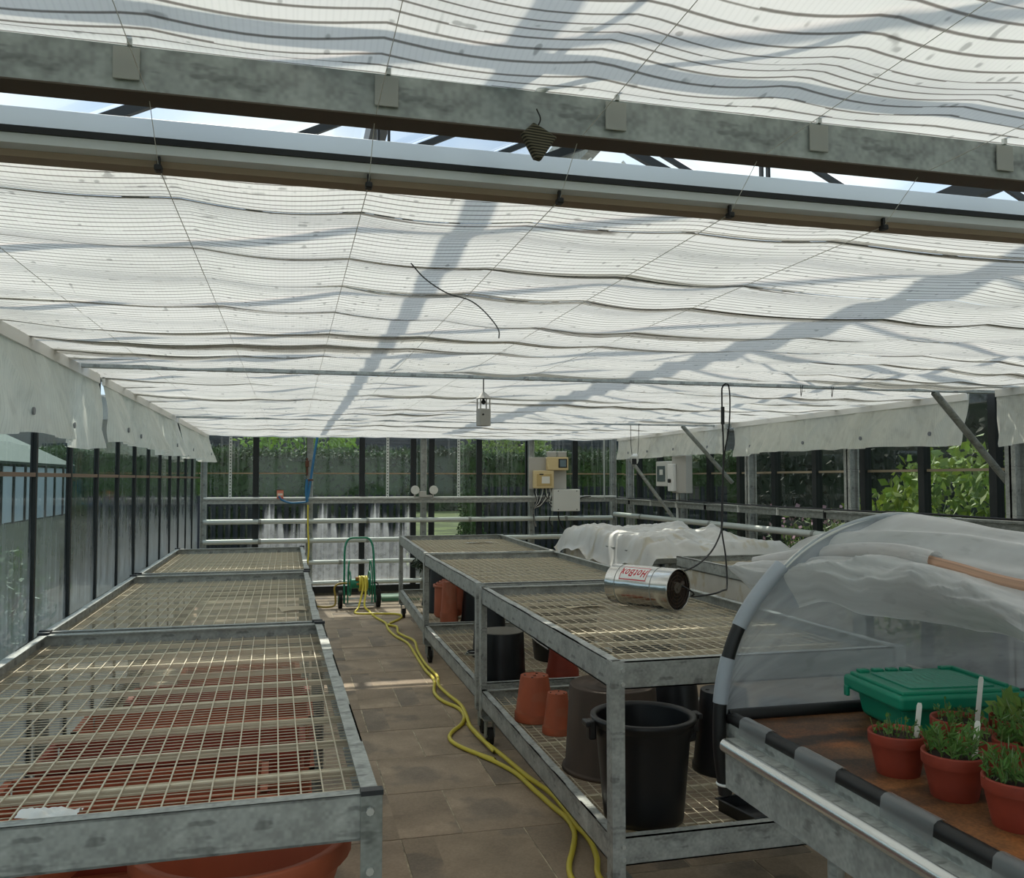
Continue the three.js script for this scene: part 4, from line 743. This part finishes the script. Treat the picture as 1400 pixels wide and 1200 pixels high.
// ---------------------------------------------------------------- plastic covered benches by the right wall
const sheetMap = tex(512, 512, (u, v) => { const n = fbm(u * 6, v * 6, 4, 6, 6), d = smooth(0.6, 0.78, fbm(u * 14, v * 9, 4, 14, 9)); const k = 0.95 + 0.12 * (n - 0.5); return [k - 0.06 * d, k - 0.09 * d, k - 0.16 * d]; });
M.sheet = phys({ color: 0xf4f3ee, roughness: 0.6, transmission: 0.4, thickness: 0, map: sheetMap, clearcoat: 0.7, clearcoatRoughness: 0.2 });
function sideBench(x, z0, L, W, y, label, panelH) {
  const t = thing('staging_bench', label, 'bench', [x, 0, z0]);
  metal('side_rail', [...channel(0, 0, 0, -L, y, 0.085, 1)], M.galv, t); metal('side_rail', channel(W, W, 0, -L, y, 0.085, -1), M.galv, t); metal('end_rail', channel(0, W, 0, 0, y, 0.085, -1), M.galv, t); metal('end_rail', channel(0, W, -L, -L, y, 0.085, 1), M.galv, t);
  for (const [a, b] of [[0.03, -0.03], [W - 0.03, -0.03], [0.03, -L + 0.03], [W - 0.03, -L + 0.03]]) metal('leg', span(a - 0.025, a + 0.025, 0, y - 0.08, b - 0.025, b + 0.025), M.galvDull, t);
  const wires = []; for (let k = 1; k < 24; k++) wires.push(span(k * W / 24 - 0.002, k * W / 24 + 0.002, y - 0.05, y - 0.046, 0, -L)); for (let k = 1; k < 40; k++) wires.push(span(0, W, y - 0.054, y - 0.05, -k * L / 40 - 0.002, -k * L / 40 + 0.002));
  stuff(part('wire_mesh', wires, M.wire, t));
  part('side_panel', metricUV(span(0.012, 0.02, y - 0.085 - panelH, y - 0.085, -0.06, -L + 0.06)), std(0xcfccc2, 0.7, 0, { map: sheetMap }), t, 'off white hanging side board');
  return t;
}
const sbA = sideBench(2.95, -6.95, 2.4, 1.3, 0.96, 'far staging bench heaped with clear plastic sheeting', 0.35);
const sbB = sideBench(3.12, -4.35, 2.4, 1.3, 0.96, 'bare staging bench behind the heater with pale side board', 0.45);
{
  const t = thing('plastic_sheet', 'heap of crumpled milky plastic sheeting over far staging bench', 'plastic sheet', [2.95, 0, -6.95], 0, 'plastic sheets');
  const W = 1.42, L = 2.5;
  part('sheet', grid(80, 90, (u, v) => {
    const x = lerp(-0.07, W, u), z = lerp(0.12, -L, v), ed = smooth(0, 0.1, u) * smooth(1, 0.92, u) * smooth(0, 0.08, v) * smooth(1, 0.95, v);
    const n = fbm(x * 3.1, z * 2.4, 4), r = 1 - Math.abs(2 * fbm(x * 2.2 + 7, z * 3 + 4, 3) - 1);
    const y = 0.965 + ed * (0.03 + 0.17 * Math.pow(n, 1.3) * r + 0.035 * (1 - Math.abs(2 * fbm(x * 7, z * 8, 3) - 1))) - (1 - smooth(0, 0.07, u)) * 0.16 * (0.4 + fbm(z * 3, 4, 2)) - (1 - smooth(0, 0.05, v)) * 0.03;
    return { p: V(x + 0.03 * (fbm(z * 6, u * 4, 2) - 0.5), y, z), uv: [x / 1.2, z / 1.2] };
  }), M.sheet, t);
}

// ---------------------------------------------------------------- propagation bench with the plastic tunnel
const TX0 = 1.245, TX1 = 2.6, TZ = -2.36, TZN = -0.3, TY = 0.9;
{
  const t = thing('propagation_bench', 'steel propagation bench with brown matting under plastic tunnel', 'bench');
  const matMap = tex(1024, 1024, (u, v) => { const n = fbm(u * 7, v * 5, 5, 7, 5), w = smooth(0.48, 0.66, fbm(u * 3 + 4, v * 9, 5, 3, 9)), o = smooth(0.55, 0.75, fbm(u * 5 + 9, v * 8 + 2, 4, 5, 8)), g = vnoise(u * 220, v * 220, 220, 220); const k = 0.5 + 0.5 * (n - 0.5) + 0.16 * (g - 0.5) - 0.2 * w; return [k + 0.16 * o, k * 0.82 + 0.08 * o, k * 0.66]; });
  part('matting', metricUV(span(TX0 + 0.03, TX1, TY - 0.02, TY, TZ + 0.03, TZN)), std(0xe6bd8e, 0.6, 0, { map: matMap }), t, 'wet brown capillary matting');
  metal('side_panel', span(TX0 - 0.036, TX0 - 0.026, TY - 0.175, TY - 0.05, TZ + 0.06, TZN), M.galv, t);
  part('rounded_lip', bar(V(TX0 - 0.034, TY - 0.058, TZ + 0.06), V(TX0 - 0.034, TY - 0.058, TZN), 0.02, 18), M.aluBright, t);
  metal('top_flange', [span(TX0 - 0.034, TX0 + 0.03, TY - 0.043, TY - 0.038, TZ + 0.06, TZN), span(TX0, TX0 + 0.01, TY - 0.05, TY + 0.012, TZ, TZN)], M.galv, t);
  metal('end_panel', span(TX0, TX1, TY - 0.16, TY - 0.02, TZ - 0.01, TZ), M.galvDull, t);
  part('edge_foam', [bar(V(TX0 + 0.012, TY + 0.004, TZ), V(TX0 + 0.012, TY + 0.004, TZN), 0.019, 12)], M.black, t, 'black foam pipe along the edge');
  part('edge_foam', [bar(V(TX0, TY + 0.008, TZ + 0.01), V(TX1, TY + 0.008, TZ + 0.01), 0.022, 12)], M.black, t, 'black foam pipe along the end');
  for (const [a, b] of [[-2.27, -2.13], [-1.99, -1.82], [-1.66, -1.5], [-1.35, -1.2]]) part('clip', grid(6, 1, (u, v) => { const q = lerp(-0.3, 2.6, u); return V(TX0 + 0.012 - Math.cos(q) * 0.0225 - (u > 0.8 ? 0.0 : 0), TY + 0.004 + Math.sin(q) * 0.0225 - (u < 0.2 ? 0.02 : 0), lerp(a, b, v)); }), phys({ color: 0xd5d8d8, roughness: 0.3, transmission: 0.82, thickness: 0 }), t, 'clear clamp');
  for (const [x, z] of [[TX0 + 0.045, -1.9], [TX1 - 0.05, -2.2], [TX0 + 0.045, -0.5], [TX1 - 0.05, -0.5]]) metal('leg', bar(V(x, 0, z), V(x, TY - 0.1, z), 0.02, 12), M.galv, t);
}
const hoopPts = [[992, 1085], [984, 1020], [986, 950], [998, 890], [1016, 845], [1040, 808], [1090, 752], [1145, 718], [1200, 702], [1260, 703], [1330, 718], [1400, 742]].map(([a, b]) => at(a, b, 'z', TZ));
hoopPts.push(V(2.5, 1.2, TZ), V(2.6, 1.0, TZ), V(2.615, 0.75, TZ));
const hoopCurve = new THREE.CatmullRomCurve3(hoopPts, false, 'centripetal');
const filmMap = tex(512, 512, (u, v) => { const n = fbm(u * 4, v * 14, 4, 4, 14), d = smooth(0.62, 0.8, fbm(u * 20, v * 20, 3, 20, 20)); const k = 0.93 + 0.1 * (n - 0.5) - 0.05 * d; return [k, k, k]; });
const filmRough = (lo, hi, s) => tex(512, 512, (u, v) => { const n = fbm(u * 5 + s, v * 12, 4), b = fbm(u * 2 + s, v * 2 + s, 3); const k = lerp(lo, hi, Math.min(1, Math.max(0, 0.5 + 1.3 * (n - 0.5) + 0.8 * (b - 0.5)))); return [k, k, k]; }, false);
M.film = phys({ color: 0xf4f6f6, roughness: 1, roughnessMap: filmRough(0.7, 0.95, 3), transmission: 0.52, thickness: 0, map: filmMap, ior: 1.35, clearcoat: 0.9, clearcoatRoughness: 0.16 });
M.filmClear = phys({ color: 0xdfe7ee, roughness: 1, roughnessMap: filmRough(0.46, 0.74, 8), transmission: 0.82, thickness: 0, map: filmMap, ior: 1.35 });
{
  const t = thing('tunnel_hoop', 'black foam covered hoop at the end of plastic tunnel', 'hoop');
  part('foam', new THREE.TubeGeometry(new THREE.CatmullRomCurve3(Array.from({ length: 24 }, (_, k) => hoopCurve.getPointAt(0.245 * k / 23))), 60, 0.02, 10), M.black, t);
  part('pipe', new THREE.TubeGeometry(new THREE.CatmullRomCurve3(Array.from({ length: 40 }, (_, k) => hoopCurve.getPointAt(0.24 + 0.76 * k / 39).add(V(0, -0.012, 0.004)))), 90, 0.009, 8), M.lightBox, t);
  const sleeve = (a, b, r) => part('tape', new THREE.TubeGeometry(new THREE.CatmullRomCurve3(Array.from({ length: 8 }, (_, k) => hoopCurve.getPointAt(lerp(a, b, k / 7)))), 16, r, 10), phys({ color: 0xb4bdc6, roughness: 0.5, transmission: 0.3, thickness: 0 }), t, 'milky tape sleeve');
  sleeve(0.11, 0.165, 0.0225); sleeve(0.205, 0.3, 0.023);
  part('tie', new THREE.TorusGeometry(0.024, 0.004, 6, 20).rotateX(Math.PI / 2).translate(hoopPts[0].x, hoopPts[0].y + 0.03, TZ), M.white, t);
}
{
  const t = thing('tunnel_film', 'clear plastic film draped over propagation bench and rolled on a pole', 'plastic film', [0, 0, 0], 0, 'plastic sheets');
  // end film inside the hoop
  const shp = []; for (let k = 0; k <= 60; k++) { const p = hoopCurve.getPointAt(0.1 + 0.8 * k / 60); shp.push(new THREE.Vector2(p.x, Math.max(p.y, TY + 0.005))); }
  const L0 = shp[0].x, L1 = shp[60].x;
  part('end_film', grid(40, 24, (u, v) => {
    const x = lerp(L0 + 0.005, L1 - 0.005, u); let top = TY + 0.05;
    for (let k = 0; k < 60; k++) { const a = shp[k], b = shp[k + 1]; if ((a.x - x) * (b.x - x) <= 0 && a.x !== b.x) { const yy = lerp(a.y, b.y, (x - a.x) / (b.x - a.x)); top = Math.max(top, yy); } }
    return { p: V(x, lerp(TY + 0.005, top, v), TZ + 0.012 + 0.008 * (fbm(u * 5, v * 3, 3) - 0.5)), uv: [u * 1.2, v] };
  }), M.filmClear, t);
  // the pole on which the open side is rolled, and its bare wood
  const pole = [at(1032, 775, 'z', -2.52), at(1090, 765, 'z', -2.42), at(1160, 757, 'z', -2.3), at(1225, 758, 'z', -2.15), at(1300, 775, 'z', -1.95), at(1400, 802, 'z', -1.7), V(1.75, 1.345, -1.2), V(1.78, 1.335, -0.4)];
  const pc = new THREE.CatmullRomCurve3(pole, false, 'centripetal');
  // upper cover: right foot, over the crown, down to the pole
  const crown = (s, z) => { const p = hoopCurve.getPointAt(lerp(0.93, 0.52, s)); return V(p.x, p.y - (z - TZ) * 0.02 - 0.03 * Math.sin(Math.PI * Math.min(1, (z - TZ) / 1.1)), z); };
  part('cover', grid(46, 44, (u, v) => {
    const z = lerp(TZ - 0.03, -0.4, Math.pow(v, 1.2)), pp = pc.getPointAt(Math.min(1, Math.max(0, 0.02 + 0.97 * Math.pow(v, 1.05))));
    let p; if (u < 0.65) p = crown(u / 0.65, z); else { const q = (u - 0.65) / 0.35, a = crown(1, z), e = V(pp.x, pp.y + 0.002, lerp(z, pp.z, q)), h = hoopCurve.getPointAt(0.36), mid = a.clone().lerp(e, 0.5), k = smooth(0, 0.3, v), c = V(lerp(h.x, mid.x, k), lerp(h.y + 0.03, mid.y + 0.03, k), mid.z); p = a.clone().multiplyScalar((1 - q) * (1 - q)).add(c.multiplyScalar(2 * q * (1 - q))).add(e.multiplyScalar(q * q)); }
    p.y += 0.012 * Math.sin(u * 38 + 5 * v) * (0.3 + u) * 0.6 + 0.02 * (fbm(u * 7, v * 4 + 3, 3) - 0.5);
    return { p, uv: [u * 1.6, v * 1.8] };
  }), M.film, t);
  // the drape hanging from the pole, bulging to the aisle
  const hem = [at(1022, 800, 'z', -2.5), at(1045, 826, 'z', -2.45), at(1085, 832, 'z', -2.36), at(1130, 822, 'z', -2.28), at(1175, 838, 'z', -2.2), at(1250, 846, 'z', -2.05), at(1320, 860, 'z', -1.88), at(1400, 878, 'z', -1.66), V(1.45, 1.14, -1.2), V(1.44, 1.12, -0.4)];
  const hc = new THREE.CatmullRomCurve3(hem, false, 'centripetal');
  part('drape', grid(120, 44, (u, v) => {
    const a = pc.getPointAt(u * 0.995), b = hc.getPointAt(u * 0.995), p = a.clone().lerp(b, v), bul = Math.sin(Math.PI * Math.min(1, v * 1.02));
    const rg = 0.75 * (1 - Math.abs(2 * fbm(u * 13 + 2, v * 2 + u * 4, 3) - 1)) + 0.25 * (1 - Math.abs(2 * fbm(u * 24 + v * 5, v * 4 - u * 9, 2) - 1));
    const lift = lerp(1, 0.25, smooth(0.3, 0.48, u)); p.x -= bul * (0.05 + 0.05 * rg); p.y += bul * (0.035 * lift + 0.075 * (rg - 0.6) * lerp(1, 0.5, smooth(0.3, 0.5, u))) - (1 - v) * 0.004; p.z += 0.04 * (fbm(u * 9, v * 3, 2) - 0.5) * v;
    if (v > 0.9) p.y += (v - 0.9) * 0.1 * (fbm(u * 20, 2, 2) - 0.5);
    return { p, uv: [u * 2.2, v] };
  }), M.film, t);
  part('film_roll', new THREE.TubeGeometry(new THREE.CatmullRomCurve3(Array.from({ length: 10 }, (_, k) => pc.getPointAt(0.0 + 0.03 * k).add(V(0, 0.006, 0)))), 40, 0.026, 12), M.film, t);
  part('pole', new THREE.TubeGeometry(pc, 80, 0.017, 10), M.wood, t, 'bare wooden pole');
  for (const f of [0.25, 0.475]) part('knot', new THREE.IcosahedronGeometry(0.022, 1).scale(1, 1, 1.4).translate(...pc.getPointAt(f).toArray()), M.sheet, t);
}
// green lidded box
{
  const bx = at(1270, 985, 'y', TY), t = thing('storage_box', 'green plastic storage box with lid on brown matting', 'box', [1.80, TY, -2.175], -0.1);
  const W = 0.385, D = 0.3, h = 0.082;
  const body = new RoundedBoxGeometry(W - 0.05, h, D - 0.05, 3, 0.02); { const q = body.attributes.position; for (let i = 0; i < q.count; i++) { const f = lerp(0.92, 1, (q.getY(i) + h / 2) / h); q.setX(i, q.getX(i) * f); q.setZ(i, q.getZ(i) * f); } body.computeVertexNormals(); }
  part('box_body', body.translate(0, h / 2, 0), M.green, t);
  part('lid', [rbox(W, 0.042, D, 0.012, 0, h + 0.012, 0), rbox(W - 0.03, 0.012, D - 0.03, 0.005, 0, h + 0.036, 0)], M.green, t);
  const tops = []; for (let k = 0; k < 4; k++) tops.push(rbox(0.033, 0.01, 0.024, 0.004, -W / 2 + 0.05 + k * 0.046, h + 0.045, -D / 2 + 0.03)); tops.push(rbox(0.045, 0.01, 0.024, 0.004, 0.13, h + 0.045, -D / 2 + 0.03));
  tops.forEach((g) => part('lid_stud', g, M.green, t));
  part('lid_ridge', [rbox(0.014, 0.012, D - 0.06, 0.004, W / 2 - 0.045, h + 0.045, 0)], M.green, t);
  part('lid_panel', rbox(W - 0.13, 0.006, D - 0.1, 0.002, -0.01, h + 0.043, 0.01), std(0x1b9273, 0.3, 0, { bumpMap: tex(128, 128, (u, v) => { const k = fbm(u * 40, v * 8, 2, 40, 8); return [k, k, k]; }, false), bumpScale: 0.002 }), t);
  part('clasp', rbox(0.012, 0.03, 0.02, 0.004, -(W / 2 + 0.003), h - 0.012, -D / 2 + 0.03), M.green, t);
}
// seedling pots with labels
const potG = potGeo(0.062, 0.048, 0.098, 0.0045, 0.03), soilG = new THREE.CylinderGeometry(0.057, 0.057, 0.004, 24).translate(0, 0.084, 0);
const herb = leafMat(0x5f8a3c, 0.35), herbPale = leafMat(0x86a552, 0.35), tagM = M.label;
[
  [1228, 1062, 'seedling pot with sparse sprouts and a pale wooden label', 0, 'label', 0x6e4030],
  [1305, 1094, 'seedling pot of leafy rosemary like shoots with white label', 1, 'label', 0],
  [1393, 1135, 'seedling pot of upright shoots closest to the bench edge foam', 1, '', 0],
  [1312, 1040, 'seedling pot half hidden behind leafy pot, with tall white label', 0, 'tall', 0],
  [1394, 1040, 'seedling pot of broad pale leaves beside the green box', 2, '', 0],
  [1352, 1068, 'seedling pot of thin sprouts in the middle of the group', 0, '', 0],
  [1402, 1075, 'seedling pot of thin sprouts behind the upright shoots', 1, '', 0],
].forEach(([px, py, label, kind, lab]) => {
  const p = at(px, py - 6, 'y', TY), t = thing('seedling_pot', label, 'potted plant', [p.x, TY, p.z], rnd(0, 3), 'seedling pots');
  part('pot', potG, M.terraRed, t); part('soil', soilG, M.soil, t);
  const top = 0.086, tall = [0.045, 0.07, 0.05][kind], n = [90, 320, 60][kind];
  foliage('leaves', t, n, leafGeo(kind === 2 ? 0.045 : kind ? 0.026 : 0.014, kind === 2 ? 0.026 : kind ? 0.0055 : 0.007), kind === 2 ? herbPale : herb, () => {
    const s = Math.floor(rnd(0, 14)), a = s * 2.4, r = 0.05 * Math.sqrt((s + 0.5) / 14), hh = rnd(0, tall * (0.5 + 0.5 * hash(s, px)));
    return { p: V(Math.cos(a) * (r + hh * 0.3) + rnd(-0.006, 0.006), top + hh, Math.sin(a) * (r + hh * 0.3) + rnd(-0.006, 0.006)), e: [rnd(-1.1, 1.1), rnd(0, 6.28), rnd(-1.1, 1.1)] };
  });
  const st = []; for (let s = 0; s < 14; s++) { const a = s * 2.4, r = 0.05 * Math.sqrt((s + 0.5) / 14), hh = tall * (0.5 + 0.5 * hash(s, px)); st.push(bar(V(Math.cos(a) * r, top - 0.004, Math.sin(a) * r), V(Math.cos(a) * (r + hh * 0.3), top + hh, Math.sin(a) * (r + hh * 0.3)), 0.001, 4)); }
  stuff(part('stems', st, std(0x6b7a42, 0.7), t));
  if (lab) { const g = new THREE.ExtrudeGeometry(new THREE.Shape([[-0.0065, 0], [0.0065, 0], [0.0065, lab === 'tall' ? 0.12 : 0.085], [0.004, lab === 'tall' ? 0.127 : 0.092], [-0.004, lab === 'tall' ? 0.127 : 0.092], [-0.0065, lab === 'tall' ? 0.12 : 0.085]].map(([a, b]) => new THREE.Vector2(a, b))), { depth: 0.0012, bevelEnabled: false }); const m = part('plant_label', g, tagM, t); m.rotation.y = -t.rotation.y - 0.2; m.rotation.z = -0.12; const c = Math.cos(t.rotation.y), s = Math.sin(t.rotation.y), dx = 0.035, dz = 0.02; m.position.set(c * dx - s * dz, top - 0.01, s * dx + c * dz); }
});

// ---------------------------------------------------------------- outside
const lawn = structure('ground', 'mown lawn and soil around the glasshouse', 'ground');
const grassMap = tex(512, 512, (u, v) => { const n = fbm(u * 8, v * 8, 5, 8, 8); const k = 0.75 + 0.6 * (n - 0.5); return [k, k, k * 0.95]; }); grassMap.repeat.set(0.25, 0.25);
part('lawn', metricUV(new THREE.PlaneGeometry(160, 160).rotateX(-Math.PI / 2).translate(0, -0.17, 0)), std(0x87925a, 0.95, 0, { map: grassMap }), lawn);
part('soil_bed', metricUV(merge([span(-6, 10, -0.168, -0.1, -17.2, -12.6), span(5.02, 10, -0.168, -0.1, -12.6, 4), span(-6, -1.32, -0.168, -0.1, -12.6, 4)])), std(0x544b3e, 0.95, 0, { map: mortar.map }), lawn);
function hedge(name, label, x0, x1, y1, z0, z1, hex, n, leaf, group) {
  const t = thing(name, label, 'hedge', [(x0 + x1) / 2, -0.1, (z0 + z1) / 2], 0, group), W = Math.abs(x1 - x0), D = Math.abs(z1 - z0), H = y1 + 0.1;
  part('core', metricUV(span(-W / 2 + 0.1, W / 2 - 0.1, 0, H - 0.12, -D / 2 + 0.1, D / 2 - 0.1)), std(hex, 1), t);
  foliage('leaves', t, n, leafGeo(leaf, leaf * 0.6), leafMat(hex, 0.3), () => {
    const k = rnd() * (W * D + (W + D) * H), bump = 0.14 * fbm(rnd() * 3, 4, 2);
    let p; if (k < W * D) { const x = rnd(-W / 2, W / 2), z = rnd(-D / 2, D / 2); p = V(x, H - 0.15 + rnd(0, 0.18) + 0.22 * (fbm(x * 1.3 + x0, z * 1.3, 2) - 0.5), z); } else if (k < W * D + W * H) p = V(rnd(-W / 2, W / 2), rnd(0, H), (rnd() < 0.5 ? -1 : 1) * (D / 2 - rnd(0, 0.16))); else p = V((rnd() < 0.5 ? -1 : 1) * (W / 2 - rnd(0, 0.16)), rnd(0, H), rnd(-D / 2, D / 2));
    return { p };
  });
}
hedge('hedge', 'clipped hedge beyond far gable, on the left of the lawn gap', -7, 2.3, 2.12, -18.4, -17.3, 0x3f5a2a, 26000, 0.09);
hedge('hedge', 'clipped hedge beyond far gable, on the right of the lawn gap', 3.55, 11.5, 2.12, -18.4, -17.3, 0x3f5a2a, 22000, 0.09);
hedge('yew_column', 'clipped dense green yew column beside the lawn gap', at(628, 640, 'z', -17).x, at(656, 640, 'z', -17).x, 2.25, -17.2, -16.6, 0x4a6b2c, 5000, 0.07);
hedge('far_hedge', 'distant dark hedge at the end of the lawn', -12, 26, 3.2, -50, -48, 0x2c3f22, 9000, 0.35);
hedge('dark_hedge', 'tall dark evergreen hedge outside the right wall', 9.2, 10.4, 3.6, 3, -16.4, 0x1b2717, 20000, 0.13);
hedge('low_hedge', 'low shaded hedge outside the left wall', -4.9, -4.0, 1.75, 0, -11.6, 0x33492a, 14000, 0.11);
{ // dark slatted outbuilding behind the hedge
  const t = thing('outbuilding', 'dark slatted outbuilding beyond the clipped hedge', 'building', [2, -0.17, -58]);
  metal('wall', span(-26, 30, 0, 5.2, -3, 3), std(0x2a2f33, 0.9), t);
  for (let k = 0; k < 14; k++) metal('cladding_board', span(-26.02, 30.02, 2.2 + k * 0.22, 2.39 + k * 0.22, 3.0, 3.08), std(k % 2 ? 0x3a4046 : 0x343a40, 0.85), t);
  metal('roof', sbar(V(2, 5.2, 3.3), V(2, 7, -1), 57, 0.1), std(0x40464c, 0.9), t);
}
{ // picket fence before the hedge
  const t = thing('picket_fence', 'dark stained picket fence in front of clipped hedge', 'fence', [0, -0.1, -16.9]);
  const p = []; for (let x = 3.7; x < 9; x += 0.13) p.push(span(x, x + 0.085, 0.05, 1.55, -0.012, 0.012)); for (let x = -3.5; x < 2.3; x += 0.13) p.push(span(x, x + 0.085, 0.05, 1.4, -0.012, 0.012));
  stuff(metal('pickets', p, std(0x232a30, 0.85), t)); metal('fence_rail', [span(3.6, 9, 0.4, 0.48, -0.05, -0.012), span(3.6, 9, 1.2, 1.28, -0.05, -0.012)], std(0x20262b, 0.85), t); metal('fence_rail', [span(-3.5, 2.3, 0.4, 0.48, -0.05, -0.012), span(-3.5, 2.3, 1.2, 1.28, -0.05, -0.012)], std(0x20262b, 0.85), t);
}
function bush(name, label, cat, x, z, rx, ry, rz, y0, hex, n, leaf, lw, extra) {
  const t = thing(name, label, cat, [x, -0.1, z]);
  foliage('leaves', t, n, leafGeo(leaf, leaf * lw), leafMat(hex, 0.45), () => { const a = rnd(0, 6.28), c = rnd(-1, 1), r = Math.cbrt(rnd(0.25, 1)), s = Math.sqrt(1 - c * c); const b = 0.7 + 0.6 * fbm(a * 1.5, c * 3 + x, 2); return { p: V(Math.cos(a) * s * r * rx * b, y0 + ry + c * r * ry * b, Math.sin(a) * s * r * rz * b) }; }, 0.5);
  const st = []; for (let k = 0; k < 6; k++) { const a = k * 1.05; st.push(bar(V(Math.cos(a) * 0.05, 0, Math.sin(a) * 0.05), V(Math.cos(a) * rx * 0.55, y0 + ry * 1.2, Math.sin(a) * rz * 0.55), 0.015, 5, 0.006)); }
  part('stems', st, M.brown, t);
  if (extra) extra(t);
}
bush('fig_bush', 'broad leaved yellow green bush outside the right wall', 'bush', 6.2, -7.0, 0.9, 1.05, 1.0, 0.0, 0x86a03a, 3200, 0.11, 0.6);
bush('fig_bush', 'darker broad leaved bush beside the right wall near the thick brace', 'bush', 6.3, -5.2, 0.95, 1.05, 1.0, 0.0, 0x5b7a35, 3000, 0.11, 0.6);
bush('young_tree', 'bright green tree rising above the hedge behind blue hose', 'tree', 0.2, -20.5, 1.3, 1.2, 1, 1.0, 0x86ab3a, 3000, 0.16, 0.55);
bush('young_tree', 'pale green tree rising above the hedge behind the yew column', 'tree', 5.2, -20.5, 1.0, 1.3, 0.9, 1.0, 0x8fa650, 2600, 0.15, 0.5);
bush('flower_clump', 'pink flowering clump outside the right wall', 'flowers', 5.7, -8.7, 0.5, 0.62, 0.7, 0.05, 0x6f8a45, 1200, 0.09, 0.3, (t) => { foliage('blossoms', t, 260, leafGeo(0.05, 0.05), std(0xc9a0b4, 0.8), () => { const a = rnd(0, 6.28), r = Math.sqrt(rnd()); return { p: V(Math.cos(a) * r * 0.5, rnd(0.85, 1.4), Math.sin(a) * r * 0.7) }; }); });
bush('flower_clump', 'pale leafy clump among the planting by the right wall post', 'flowers', 5.55, -7.85, 0.35, 0.68, 0.4, 0.05, 0x7f8f4c, 700, 0.1, 0.3);
bush('shrub', 'green shrub outside the left wall near clouded glass', 'shrub', -2.6, -8.6, 0.5, 0.55, 1.4, 0.0, 0x4d6a3c, 1500, 0.09, 0.45);
{ // neighbouring glasshouse seen through the left wall
  const t = thing('neighbour_glasshouse', 'pale blue panelled glasshouse outside the left wall', 'building', [-5.0, -0.17, -14.5]);
  metal('base_wall', span(-1.2, 1.2, 0, 1.15, -2.5, 2), std(0x6c7360, 0.9), t);
  for (let k = 0; k < 4; k++) { metal('panel', span(-1.1 + k * 0.56, -0.62 + k * 0.56, 1.17, 1.95, 1.96, 2.0), std(0xc6d3d6, 0.5), t); metal('frame_bar', span(-1.16 + k * 0.56, -1.1 + k * 0.56, 1.15, 2.0, 1.95, 2.02), M.darkBar, t); }
  for (let k = 0; k < 8; k++) { metal('panel', span(1.16, 1.2, 1.17, 1.95, 1.9 - k * 0.55 - 0.48, 1.9 - k * 0.55), std(0xc6d3d6, 0.5), t); metal('frame_bar', span(1.15, 1.22, 1.15, 2.0, 1.95 - k * 0.55, 1.9 - k * 0.55), M.darkBar, t); }
  metal('roof', [sbar(V(-1.25, 2.0, -0.25), V(0, 2.6, -0.25), 4.6, 0.04)], std(0x566358, 0.7), t); metal('roof', [sbar(V(1.25, 2.0, -0.25), V(0, 2.6, -0.25), 4.6, 0.04)], std(0x566358, 0.7), t);
}

scene.traverse((o) => { if (o.isMesh) { o.castShadow = true; o.receiveShadow = true; } });
renderer.render(scene, camera);
